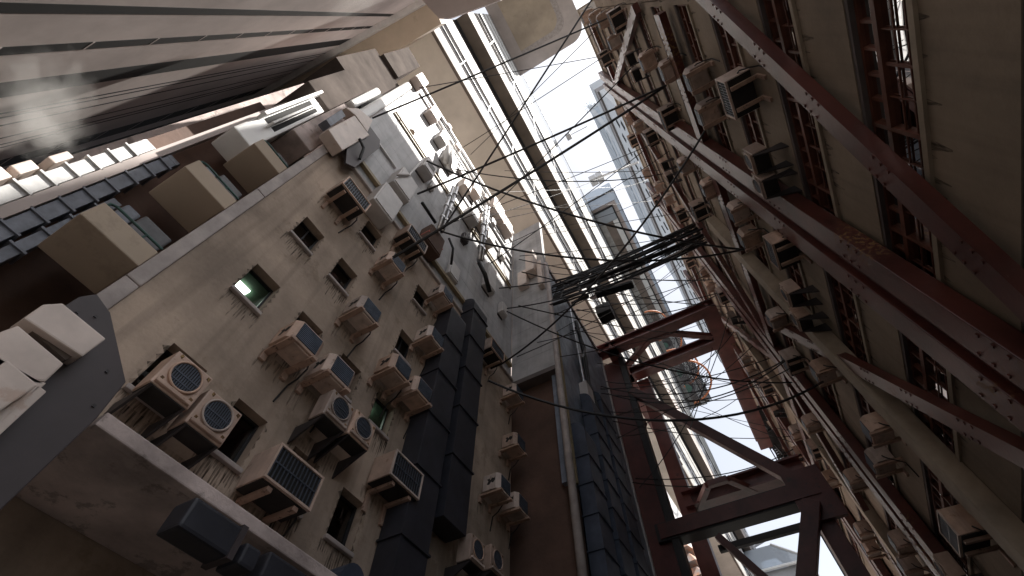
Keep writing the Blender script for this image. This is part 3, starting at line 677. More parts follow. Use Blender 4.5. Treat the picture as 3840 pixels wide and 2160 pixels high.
GR = 'air conditioners on the workshop facade'
R_AC = [
 ('G',1551,52,'grille fronted air conditioner at the right end of three slim beige ones'),
 ('C',1475,44,'leftmost of three slim beige air conditioners at the very top of the facade'),
 ('C',1496,48,'middle one of three slim beige air conditioners at the very top of the facade'),
 ('C',1517,52,'rightmost of three slim beige air conditioners at the very top, beside the dark grille unit'),
 ('C',1545,106,'single beige air conditioner just under the topmost row'),
 ('G',1521,148,'dark grille fronted air conditioner at the sky edge below the topmost row'),
 ('F',1588,146,'upper fan unit of the dark pair high on the facade'),
 ('F',1602,186,'lower fan unit of the dark pair high on the facade'),
 ('C',1629,154,'chamfered beige air conditioner left in the large diagonal row, beside the dark fan pair'),
 ('C',1683,177,'chamfered beige air conditioner second in the large diagonal row'),
 ('C',1752,198,'chamfered beige air conditioner third in the large diagonal row, above another one'),
 ('C',1780,286,'chamfered beige air conditioner hanging directly below the third of the diagonal row'),
 ('G',1853,236,'largest grille fronted air conditioner at the right end of the diagonal row'),
 ('G',1681,296,'grille fronted air conditioner overlapping the pale twin flanged column'),
 ('C',1558,278,'first of three small chamfered air conditioners stepping down the sky edge'),
 ('C',1584,299,'second of three small chamfered air conditioners stepping down the sky edge'),
 ('C',1606,320,'third of three small chamfered air conditioners, above the small grille unit'),
 ('G',1637,346,'small grille fronted air conditioner below the three stepping chamfered ones'),
 ('G',1592,354,'small grille fronted air conditioner at the sky edge beside the glass tower'),
 ('F',1673,412,'upper fan unit of a dark pair in the middle of the facade'),
 ('F',1686,445,'lower fan unit of a dark pair in the middle of the facade'),
 ('C',1724,416,'chamfered air conditioner just right of the mid facade dark fan pair'),
 ('C',1626,436,'small chamfered air conditioner at the edge of the perforated white wall'),
 ('C',1656,471,'small chamfered air conditioner second from the perforated white wall'),
 ('C',1681,501,'small chamfered air conditioner above the grille units by the cable bridge'),
 ('G',1652,504,'small grille fronted air conditioner left, just above the cable bridge'),
 ('G',1712,540,'grille fronted air conditioner right above the cable bridge'),
 ('G',1757,530,'larger grille fronted air conditioner above the right end of the cable bridge'),
 ('C',1785,473,'chamfered air conditioner left of the heavy red column, below the diagonal beam'),
 ('C',1858,533,'chamfered air conditioner above another one, left of the heavy red column'),
 ('C',1884,599,'lower of two stacked chamfered air conditioners where two thick cables end'),
 ('F',1910,396,'upper fan unit of the big dark pair standing out over the heavy red column'),
 ('F',1932,458,'lower fan unit of the big dark pair standing out over the heavy red column'),
 ('G',1964,628,'large grille fronted air conditioner right of the tan concrete pier'),
 ('C',1735,628,'small chamfered air conditioner below the right end of the cable bridge'),
 ('G',1733,660,'small dark grille air conditioner below the right end of the cable bridge'),
 ('C',1772,684,'upper of two stacked small chamfered air conditioners near the sky edge'),
 ('C',1786,720,'lower of two stacked small chamfered air conditioners near the sky edge'),
 ('G',1818,743,'square grille fronted air conditioner where two sagging cables end'),
 ('F',1996,735,'upper fan unit of the dark pair right of the tan pier'),
 ('F',2020,798,'lower fan unit of the dark pair right of the tan pier'),
 ('C',1795,784,'faint chamfered air conditioner above the right end of the red gantry'),
 ('F',1845,798,'upper dark fan unit above the right end of the red gantry'),
 ('G',1810,836,'pale grille fronted air conditioner at the right corner of the red gantry'),
 ('C',1834,843,'chamfered air conditioner right beside the gantry corner'),
 ('C',1875,902,'upper of two stacked chamfered units right of the gantry rail'),
 ('C',1891,936,'lower of two stacked chamfered units right of the gantry rail'),
 ('C',1953,803,'chamfered air conditioner on the end of the lower diagonal brace'),
 ('G',1991,910,'tan grille fronted air conditioner where a thick cable ends'),
 ('C',2070,935,'big chamfered air conditioner right of the tan grille unit'),
 ('G',1926,974,'grille fronted air conditioner in the dim middle of the lower facade'),
 ('F',1950,1030,'dim fan unit below the grille unit of the lower facade'),
 ('C',2039,1066,'chamfered air conditioner on the lower facade, upper right of two'),
 ('C',2002,1088,'chamfered air conditioner on the lower facade, lower left of two'),
 ('G',2012,1143,'left one of two grille fronted air conditioners side by side on the lower facade'),
 ('G',2052,1130,'right one of two grille fronted air conditioners side by side on the lower facade'),
 ('C',2085,1206,'small dim chamfered air conditioner below the side by side grille units'),
 ('C',2150,1206,'chamfered air conditioner crossing the pale line of the second column'),
 ('C',2206,1080,'big chamfered air conditioner at right, upper one of two'),
 ('C',2214,1160,'big chamfered air conditioner at right, lower one of two'),
 ('C',2172,1336,'upper of two stacked chamfered units low on the facade'),
 ('C',2190,1380,'lower of two stacked chamfered units low on the facade'),
 ('C',2268,1365,'chamfered air conditioner low on the facade, upper of the right hand stack'),
 ('C',2288,1425,'chamfered air conditioner at the bottom edge, lower of the right hand stack'),
 ('G',2421,1336,'largest low grille fronted air conditioner with a smooth tan side at lower right'),
 ('F',2395,1432,'dark fan unit at the bottom edge below the largest low grille unit')]
for kind, px, py, lab in R_AC: ac_px(kind, px, py, 1, lab, GR)
# ================================================================== cross wall, panel wall, ducts
t = thing('cross_wall', 'shaded grey panelled wall closing the beige building, with a pale corner pipe', 'wall', (-7, 14.3, -1.6))
m = MB(); z = 17.9
while z < 36: m.box(-8.25, -5.72, 14.16, 14.6, z, z+1.33); z += 1.345
m.build('upper_wall', M['grey_clad'], t)
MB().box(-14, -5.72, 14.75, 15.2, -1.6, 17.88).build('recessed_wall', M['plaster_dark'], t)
MB().box(-8.25, -5.72, 14.16, 14.74, 17.6, 17.89).build('soffit', M['jamb'], t)
MB().tube([(-5.62, 14.3, -1.6), (-5.62, 14.3, 29)], .16, 14).build('corner_pipe', M['trim'], t, smooth=True)
MB().box(-12, -5.6, 14.62, 24.3, 29.0, 29.35).build('roof', M['trim'], t)
# lit service boxes on the cross wall
t = thing('service_box', 'row of pale sunlit service casings on the cross wall, beside the tower foot', 'utility box', (-6.5, 14, 30))
for (x0, x1, z0, z1, d) in ((-7.6,-6.9,26.5,28.4,.5),(-6.85,-6.2,27.6,30.5,.7),(-6.1,-5.75,25.5,28.8,.45)): MB().box(x0, x1, 14.16-d, 14.15, z0, z1).build('casing', M['box'], t, bevel=.04)
t = thing('panel_wall', 'brushed blue grey panelled wall facing the alley beyond the pale pipe', 'wall', (-5.7, 19, 11))
m = MB(); y = 14.5
while y < 24: m.box(-6.1, -5.7, y, min(y+1.55, 24), 11.4, 28.9); y += 1.57
m.build('panels', M['panel'], t)
MB().box(-5.95, -5.62, 24.02, 24.25, 8, 29).build('end_trim', M['boxgrey'], t)
MB().box(-5.69, -5.60, 14.9, 15.02, 11.5, 21.5).build('trunking', M['brass'], t); 
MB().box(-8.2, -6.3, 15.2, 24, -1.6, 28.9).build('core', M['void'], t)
# things on the panel wall
t = thing('meter_box', 'tall grey casing with black hoses on the blue grey panel wall', 'utility box', (-5.6, 18.6, 15))
MB().box(-5.69, -5.2, 17.3, 18.2, 14.4, 19.5).build('casing', M['boxgrey'], t, bevel=.04)
MB().tube([(-5.5,18.6,27),(-5.4,18.7,23),(-5.45,18.5,20.5),(-5.3,18.7,18.5),(-5.4,19.3,15.5),(-5.5,19.2,13.6)], .14, 8).build('hose', M['cable'], t)
MB().tube([(-5.55,17.9,28),(-5.5,17.8,20)], .07, 8).build('conduit', M['steel'], t)
MB().box(-5.69, -5.25, 19.0, 19.8, 14.8, 17.8).build('casing', M['box'], t, bevel=.03)
MB().tube([(-5.5,18.3,26),(-5.35,18.9,24.2),(-5.4,18.2,22.5),(-5.5,18.5,20.6)], .10, 8).build('hose', M['cable'], t)

# dark twin ducts in front of the beige wall
duct('vent_duct', 'left one of two dark flanged ducts climbing the beige wall', -7.45, 7.75, 8.85, -1.6, 15.9, .7, M['ductdark'], 1.95)
duct('vent_duct', 'right one of two dark flanged ducts, open at its lower end', -7.45, 9.2, 10.35, 7.5, 18.3, .7, M['ductdark'], 2.05)
# navy ducts beyond the pipe
for (y0, y1, z1, lab) in ((15.0, 16.3, 14.0, 'near navy blue flanged duct, shortest of three below the panel wall'), (16.9, 18.3, 17.6, 'middle navy blue flanged duct below the panel wall'), (18.8, 20.3, 19.5, 'far navy blue flanged duct beside the gantry column')):
    duct('vent_duct', lab, -5.0, y0, y1, -1.6, z1, .6, M['navyduct'], 1.3)
# horizontal dark duct under the canopy
t = thing('vent_duct', 'dark horizontal duct sections crossing below the concrete canopy', 'duct', (-6.5, 3, 3.5))
d0 = atx(425, 1295, -6.1); d1 = atx(830, 1425, -6.1)
for a, b, w_ in ((2.35, 3.15, .42), (3.2, 3.5, .3), (3.55, 5.4, .38)):
    MB().box(-5.95, -5.55, a-.02, b-.07, 2.92, 2.92+w_*.85).build('duct_section', M['ductdark'], t, bevel=.04)
MB().box(-5.97, -5.53, 3.02, 3.10, 2.90, 3.30).build('flange', M['plate'], t)
MB().box(-5.97, -5.53, 4.3, 4.36, 2.90, 3.27).build('flange', M['plate'], t)
t = thing('pipe_end', 'dark blue rounded pipe end at the bottom edge of the beige wall', 'pipe', (-7.6, 6, 4.5))
p = atx(868, 1440, -7.7); MB().tube([(-8.1,p.y,p.z-.25),(-7.4,p.y,p.z-.25)], .33, 18).build('pipe', M['navyduct'], t, smooth=False)
# concrete canopy
cn = thing('concrete_canopy', 'stained concrete canopy seen from below at the lower left, under the fan units', 'canopy', (-7, 3, 3.6))
MB().box(XL+.01, -6.16, 1.08, 6.2, 3.60, 3.72).build('slab', M['concrete'], cn, bevel=.02)
MB().box(-6.15, -6.0, 1.08, 6.2, 3.55, 3.74).build('lip', M['concrete'], cn, bevel=.02)
# dark plate with beige boxes
pl = thing('equipment_plate', 'dark steel plate with chamfered head carrying big beige boxes at the left edge', 'bracket plate', (-6, .4, 3))
pp = [(-.08,-1.6),(-.08,4.62),(.0,4.80),(.26,4.72),(.98,4.14),(1.05,3.62),(1.05,-1.6)]
MB().prism([(-6.0,y,z) for y,z in pp], (-.12,0,0)).build('plate', M['plate'], pl, bevel=.015)
bm_ = MB()
def pxyz(px, py, x=-5.7): p = atx(px, py, x); return (x, p.y, p.z)
MB().prism([pxyz(*q) for q in [(110,765),(158,762),(268,852),(208,897),(60,800)]], (-.28,0,0)).build('upper_box', M['box'], pl, bevel=.02)
MB().prism([pxyz(*q) for q in [(-60,870),(0,835),(46,818),(162,915),(115,960),(97,958),(120,962),(-60,1120)]], (-.28,0,0)).build('lower_box', M['box'], pl, bevel=.02)
MB().prism([pxyz(x_, y_, -5.8) for x_, y_ in [(50,806),(75,793),(200,890),(165,905)]], (-.18,0,0)).build('groove', M['brown'], pl)
MB().prism([pxyz(x_, y_, -5.55) for x_, y_ in [(-60,960),(20,905),(98,968),(-60,1075)]], (-.14,0,0)).build('cover', M['box'], pl, bevel=.02)
MB().prism([pxyz(*q) for q in [(-60,1120),(96,968),(118,985),(-60,1150)]], (-.26,0,0)).build('side_box', M['box'], pl, bevel=.01)

bt = MB()
for y_, z_ in ((.05,4.45),(.2,4.55),(.75,4.1),(.93,3.7),(.93,2.2),(.05,3.2)): bt.box(-6.0, -5.985, y_-.018, y_+.018, z_-.018, z_+.018)
tag(bt.build('bolts', M['bracketdark'], pl), kind='stuff')
# similar plate with stacked boxes high on the grey wall
t = thing('equipment_plate', 'grey plate with stacked beige junction boxes at the head of the beige wall', 'bracket plate', (-7.8, .3, 19))
def q8(px, py, x=-7.6): p = atx(px, py, x); return (x, p.y, p.z)
MB().prism([q8(*c, -7.75) for c in [(878,318),(925,310),(956,352),(955,372),(893,421),(870,410)]], (-.1,0,0)).build('plate', M['plate'], t)
MB().prism([q8(*c) for c in [(826,325),(892,290),(930,340),(862,378)]], (-.5,0,0)).build('lower_box', M['box'], t, bevel=.03)
MB().prism([q8(*c) for c in [(870,270),(902,272),(938,302),(925,332),(895,290)]], (-.5,0,0)).build('upper_box', M['box'], t, bevel=.03)
MB().prism([q8(*c) for c in [(820,300),(860,275),(870,292),(833,318)]], (-.4,0,0)).build('side_box', M['duct'], t, bevel=.02)
MB().tube([(-7.55, atx(905,350,-7.55).y, atx(905,350,-7.55).z), (-7.5, atx(915,372,-7.5).y, atx(915,372,-7.5).z), (-7.7, atx(905,400,-7.7).y, atx(905,400,-7.7).z)], .06, 8).build('hose', M['cable'], t)

# utility boxes on the grey cladding: (px, py, half width y, height, depth, kind, label)
XG = XL - .06
def ubox(px, py, w_, h_, d_, mt, label, lid=True, red=False, vents=False):
    d_ *= .72; p = atx(px, py, XG + d_*.6)
    t = thing('junction_box', label, 'utility box', (XG, p.y, p.z), 'utility boxes on the grey cladding')
    MB().box(XG+.03, XG+d_, p.y-w_/2, p.y+w_/2, p.z-h_/2, p.z+h_/2).build('casing', mt, t, bevel=.04)
    if lid: MB().box(XG+d_+.002, XG+d_+.05, p.y-w_/2+.06, p.y+w_/2-.06, p.z-h_/2+.08, p.z+h_/2-.08).build('lid', mt, t, bevel=.015)
    if red: MB().box(XG+.2, XG+d_+.012, p.y-w_/2-.01, p.y+w_/2+.01, p.z-.06, p.z+.06).build('band', M['redlabel'], t)
    if vents:
        v = MB()
        for k in range(7): v.box(XG+d_+.05, XG+d_+.06, p.y-w_/2+.15, p.y+w_/2-.15, p.z-.3+k*.1, p.z-.26+k*.1)
        v.build('vents', M['black'], t)
    MB().box(XG, XG+.028, p.y-w_/2+.05, p.y+w_/2-.05, p.z-h_/2-.12, p.z+h_/2+.12).build('back_plate', M['plate'], t)
    return t
ubox(965, 515, 1.15, 2.0, 1.0, M['boxgrey'], 'big shaded grey utility box at the roof edge, lower left one of a pair', vents=False)
ubox(1010, 470, 1.15, 2.1, 1.0, M['boxgrey'], 'big shaded grey utility box at the roof edge, upper right one of a pair')
ubox(1075, 425, .9, 1.7, .8, M['boxgrey'], 'bluish box with slotted cover where a cable ends in the light', vents=True)
ubox(1085, 610, 1.1, 1.7, .9, M['plaster_dark'], 'dark brown box with a red side hanging beside the grille unit', red=True)
ubox(1140, 685, .8, 1.3, .35, M['boxgrey'], 'flat dark box with slotted cover low on the cladding')
ubox(1056, 205, .9, 2.3, .8, M['box'], 'sunlit beige box stack highest on the cladding')
ubox(1090, 288, .9, 2.2, .8, M['box'], 'sunlit beige box with a red band upper on the cladding', red=True)
ubox(1112, 350, .8, 1.8, .8, M['boxgrey'], 'sunlit grey box below the red banded one')
ubox(1130, 405, 1.3, 2.4, .5, M['boxgrey'], 'long sunlit recessed casing with two rounded canisters')
ubox(1170, 470, .8, 1.5, .9, M['box'], 'small sunlit box left of the conduit bundle')
ubox(1195, 480, .9, 1.7, .8, M['box'], 'sunlit box above the conduit bundle')
ubox(1187, 545, .9, 1.5, .9, M['boxgrey'], 'half shaded box in the middle of the sunlit strip')
ubox(1213, 560, .8, 1.5, .8, M['box'], 'sunlit box beside the half shaded one')
ubox(1230, 600, .8, 1.6, .8, M['boxgrey'], 'box at the shadow line beside the second conduit')
ubox(1250, 530, 1.6, 2.6, .8, M['box'], 'large beige casing at the far end of the sunlit strip')
ubox(1272, 570, 1.3, 2.0, .9, M['box'], 'beige casing at the very end of the sunlit strip')
ubox(1232, 700, .9, 2.6, .6, M['boxgrey'], 'tall dim casing low at the far end of the cladding')
ubox(1265, 780, .6, 1.0, .5, M['boxgrey'], 'small dim box at the lower far corner of the cladding')
for (px, py) in ((1065,240),(1100,320)): pass
# canisters
t = thing('canister_pair', 'two sunlit rounded white canisters on the cladding', 'canister', (-7.7, 4.6, 30))
for dy in (0, .35):
    p = atx(1122, 378, -7.7); MB().tube([(-7.6,p.y+dy,p.z+.7),(-7.6,p.y+dy,p.z+.6),(-7.6,p.y+dy+.3,p.z-2.0)], .17, 14).build('canister', M['white'], t, smooth=True)
def pipe(pts, r, mt, name, label, cat, group=None, rings=False, smooth=True):
    t = thing(name, label, cat, tuple(pts[0]), group)
    MB().tube(pts, r, 12).build('pipe', mt, t, smooth=smooth)
    if rings:
        a, b = Vector(pts[0]), Vector(pts[-1]); n = int((b-a).length / 1.6)
        for k in range(1, n+1):
            c = a.lerp(b, k/(n+1)); d = (b-a).normalized()*.10; MB().tube([c-d, c+d], r*1.45, 12).build('collar', mt, t, smooth=False)
    return t
def P8(px, py, x=-7.7): return tuple(atx(px, py, x))
CG = 'conduits on the grey cladding'
pipe([P8(1102,578,-7.4), P8(1140,470,-7.4)], .09, M['steel'], 'conduit', 'left steel conduit of the shaded collared bundle', 'pipe', CG, True)
pipe([P8(1112,582,-7.4), P8(1150,472,-7.4)], .11, M['steel'], 'conduit', 'thicker right steel conduit of the shaded collared bundle', 'pipe', CG, True)
pipe([P8(1205,655,-7.4), P8(1222,520,-7.4)], .13, M['steel'], 'conduit', 'sunlit steel conduit with collars near the end of the strip', 'pipe', CG, True)
pipe([P8(1213,655,-7.4), P8(1230,522,-7.4)], .09, M['steel'], 'conduit', 'thinner sunlit conduit right of the collared one', 'pipe', CG, True)
pipe([P8(1205,660,-7.4), P8(1220,690,-7.3), P8(1232,735,-7.5)], .12, M['cable'], 'hose', 'black corrugated hose below the sunlit conduit', 'hose')
pipe([P8(1130,600,-7.4), P8(1140,625,-7.3), P8(1135,665,-7.6)], .06, M['cable'], 'hose', 'black hose from the brown box to the flat box', 'hose')
pipe([P8(1062,510,-7.6), P8(1095,560,-7.8)], .08, M['cable'], 'hose', 'black hose behind the grey boxes leading to the brown box', 'hose')
pipe([P8(1000,440,-7.4), P8(1030,440,-7.4), P8(1065,400,-7.5)], .05, M['boxgrey'], 'conduit', 'bent thin grey conduit between the grey box and the slotted box', 'pipe', CG)
# long trunkings along the cladding (horizontal)
for (z, y0, y1, r, mt, lab) in ((18.9, .3, 13.9, .11, 'brass', 'ochre trunking along the foot of the grey cladding'), (26.9, .6, 13.8, .05, 'brass', 'lower of the thin trunkings along the sunlit strip'), (27.3, .6, 13.8, .05, 'brass', 'upper of the thin trunkings along the sunlit strip'), (34.6, .6, 13.8, .07, 'boxgrey', 'pale trunking under the top ledge'), (35.4, 1.5, 13.8, .05, 'boxgrey', 'thin pale trunking right under the top ledge'), (29.4, 6.5, 13.8, .06, 'steel', 'metal pipe along the middle of the sunlit strip'), (31.6, 7.5, 13.8, .09, 'steel', 'thicker metal pipe along the upper sunlit strip'), (30.4, 8.0, 13.8, .05, 'cable', 'black pipe along the upper sunlit strip'), (22.0, 1.2, 2.6, .06, 'boxgrey', 'short grey trunking above the boxes')):
    tag(MB().box(XG+.02, XG+.02+r*1.6, y0, y1, z-r, z+r).build('trunking', M[mt]), lab, 'trunking', 'trunkings along the grey cladding')

rq = random.Random(5)
for k in range(9):
    z = 32.0 + k*.48; y0 = rq.uniform(.8, 6.5); y1 = rq.uniform(9, 13.9); r = rq.choice((.03,.045,.06)); pts = [(XG+.1+r, y0, z)]
    y = y0
    while y < y1: y += 1.0; pts.append((XG+.1+r+rq.uniform(0,.05), min(y,y1), z+rq.uniform(-.05,.05)))
    tag(MB().tube(pts, r, 8).build('conduit', M[rq.choice(('steel','boxgrey','cable'))], smooth=True), 'thin conduit run along the cladding among the utility boxes', 'pipe', 'thin conduits among the utility boxes')
for k, (px, py, w_, h_, d_, mt, lab) in enumerate(((1128,320,.5,.8,.4,'boxgrey','small grey box just under the top ledge beside the red banded box'),(1150,372,.6,.7,.45,'box','small beige box under the top ledge right of the canisters'),(1160,430,.5,.9,.35,'boxgrey','narrow grey box left of the ledge above the conduits'),(1222,500,.6,.8,.5,'box','small beige box right of the sunlit collared conduit'),(1240,560,.5,.9,.4,'boxgrey','narrow box between the two far casings'),(1262,640,.6,1.2,.4,'boxgrey','tall narrow box near the far end of the sunlit strip'),(1040,330,.35,.6,.25,'box','tiny beige box on the bright upper cladding'),(1086,470,.4,.7,.3,'boxgrey','small box below the bent thin conduit'),(1170,600,.5,.8,.4,'plate','small dark box low on the cladding by the second conduit'))):
    ubox(px, py, w_, h_, d_, M[mt], lab)
# ================================================================== red gantry across the alley
gt = thing('steel_gantry', 'massive red steel gantry spanning the alley with cross braces', 'gantry', (-1, 26, -1.6))
YA, YB, ZG = 24.0, 27.4, 29.4
def gb(p, q, w_, d_, mt='gred', nm='beam', nrm=(0,0,1)): return MB().beam(p, q, w_, d_, nrm).build(nm, M[mt], gt, bevel=.03)
def hbeam(p, q, nm='beam', mt='gred', s=.88):
    p, q = Vector(p), Vector(q); b = MB()
    b.beam(p - Vector((0,0,.45*s)), q - Vector((0,0,.45*s)), 1.0*s, .12, (0,0,1)); b.beam(p + Vector((0,0,.45*s)), q + Vector((0,0,.45*s)), 1.0*s, .12, (0,0,1)); b.beam(p, q, .16, .78*s, (0,0,1))
    return b.build(nm, M[mt], gt)
hbeam((-6.2, YA, ZG), (3.9, YA, ZG)); hbeam((-5.6, YB, ZG), (4.3, YB, ZG))
def az(px, py, z=ZG-.3): return atz(px, py, z)
for a, b in (((1565,935),(1632,856)), ((1632,856),(1684,838)), ((1684,838),(1790,846))): gb(az(*a), az(*b), .42, .4, 'gred', 'brace')
# longitudinal members
hbeam((-4.6, YA-.3, ZG), (-4.6, 40, ZG), 'beam'); hbeam((3.4, YA-.3, ZG+.1), (3.4, 41.5, ZG+.1), 'beam', 'gred', 1.1)
# columns
def acol(px0, px1, y, z0, z1, mt, nm='column', dep=.9, py=1300):
    x0 = aty(px0, py, y).x; x1 = aty(px1, py, y).x
    return MB().box(x0, x1, y, y+dep, z0, z1).build(nm, M[mt], gt, bevel=.03)
MB().box(-6.2, -4.55, 25.0, 26.0, -1.6, 29).build('column', M['reddark'], gt, bevel=.03)
MB().box(-4.5, -4.1, 24.8, 25.6, -1.6, 29).build('column_flange', M['black'], gt, bevel=.02)
MB().box(-4.05, -3.1, 28.0, 29.0, -1.6, 29).build('column', M['gred'], gt, bevel=.03)
MB().box(2.3, 3.1, 25.0, 26.0, -1.6, 15).build('column', M['reddark'], gt, bevel=.03)
gb((-5.2, 25.2, 14.5), (3.2, 25.2, 14.5), .9, 1.0, 'black')
MB().box(-5, 3.2, 24.66, 24.74, 14.1, 14.9).build('flange', M['reddark'], gt)
hbeam((-3.6, 28.2, 17.8), (3.6, 28.2, 17.8), 'beam', 'gred', 1.1)
gb((-2.4, 25.2, 13.1), (2.4, 25.2, 13.1), .3, .3, 'black')
z2 = 17.4
for a, b in (((1748,1300),(1780,1220)), ((1780,1220),(1830,1205)), ((1830,1205),(1900,1235))): gb(atz(*a, z2), atz(*b, z2), .35, .35, 'gred', 'brace')
gb(aty(1590,985,25), aty(2050,1235,25), .62, .5, 'reddark', 'brace', (0,1,0))
gb(aty(2043,1262,24.6), aty(2028,1470,24.6), .75, .5, 'reddark', 'brace', (0,1,0))
gb(aty(1806,1350,24.9), aty(1940,1470,24.9), .36, .4, 'reddark', 'brace', (0,1,0))
MB().box(1.9, 3.7, 24.72, 24.98, 12.9, 15.6).build('gusset', M['reddark'], gt)
MB().prism([aty(c[0], c[1], 26.5) for c in [(1560,1010),(1625,1060),(1605,1130),(1570,1090)]], (0,.3,0)).build('gusset', M['reddark'], gt)
# catwalk with lattice along the sky edge
ct = thing('fire_escape', 'black lattice fire escape silhouetted against the sky at lower right', 'fire escape', (4, 42, 26))
for k in range(10):
    z = 34.5 - 3.1*k; y = 42.6 + .12*k
    f = MB()
    f.box(4.0, 5.25, y, y+2.6, z, z+.12); f.box(3.96, 4.02, y, y+2.6, z+1.0, z+1.08); f.box(3.96, 4.02, y, y+2.6, z+.5, z+.55)
    for j in range(7): f.box(3.96, 4.01, y+j*.43, y+j*.43+.06, z, z+1.05)
    f.beam((4.5, y+2.4, z), (4.5, y+.3, z-2.95), .55, .1, (1,0,0))
    for j in range(6): f.box(4.1, 4.9, y+2.2-j*.36, y+2.45-j*.36, z-.3-j*.5, z-.25-j*.5)
    f.build('landing', M['black'], ct)
for yy in (42.5, 45.2): MB().box(3.9, 4.0, yy, yy+.12, 2, 36).build('post', M['black'], ct)

# ================================================================== cable bridge
cb = thing('cable_bridge', 'dense black bridge of cable trays and bundled cables crossing the alley', 'cable bridge', (-.5, 17, 27))
def trayline(l, r, w_, d_, nm, mt='black'):
    a = atx(l[0], l[1], -5.65); b = atx(r[0], r[1], 4.9); MB().beam(a, b, w_, d_, (0,0,1)).build(nm, M[mt], cb); return a, b
trayline((1392,748), (1772,590), .22, .12, 'tray'); trayline((1400,722), (1745,566), .22, .2, 'tray'); trayline((1488,752), (1765,606), .35, .14, 'tray', 'bracketdark'); trayline((1395,735), (1768,575), .12, .1, 'tray')
ca = MB()
for k in range(22):
    t_ = k/21; a = atx(1384 + 12*t_ + random.uniform(-6,6), 764 - 52*t_ + random.uniform(-6,6), -5.6); b = atx(1778 - 32*t_, 608 - 48*t_ + random.uniform(-6,6), 4.9); s = random.uniform(-.1,.7)
    n = 12; ca.tube([a.lerp(b, i/n) - Vector((0,0,s*4*(i/n)*(1-i/n))) for i in range(n+1)], random.choice((.025,.035,.045,.06)), 6)
o = ca.build('cables', M['cable'], cb); tag(o, kind='stuff')
rg = MB()
for k in range(9):
    f_ = (k+.5)/9; a = atx(1388,760,-5.6).lerp(atx(1776,604,4.9), f_); b = atx(1402,718,-5.6).lerp(atx(1746,562,4.9), f_); rg.beam(a, b, .1, .08, (0,0,1))
rg.build('rung', M['black'], cb)
# curved rust pipe
pipe([tuple(atx(1440,762,-5.4)), tuple(aty(1478,745,16)), tuple(aty(1482,730,16)), tuple(aty(1475,712,16)), tuple(aty(1490,700,16)), tuple(aty(1600,660,16.5))], .12, M['brown'], 'bent_pipe', 'bent brown pipe hooked over the left end of the cable bridge', 'pipe')
t = thing('floodlight', 'black floodlight box hanging below the cable bridge', 'floodlight', tuple(aty(1525,780,19)))
p = aty(1523,786,19); MB().box(p.x-.55, p.x+.5, p.y-.5, p.y+.5, p.z-.55, p.z+.5).build('housing', M['black'], t, bevel=.05); MB().tube([(p.x,p.y,p.z+.5),(p.x,p.y,p.z+2.2)], .06, 8).build('stem', M['black'], t)
tag(MB().beam(aty(1500,742,17.5), aty(1592,715,17.5), .5, .22, (0,0,1)).build('light_trough', M['black']), 'short black trough hanging under the cable bridge', 'trough')

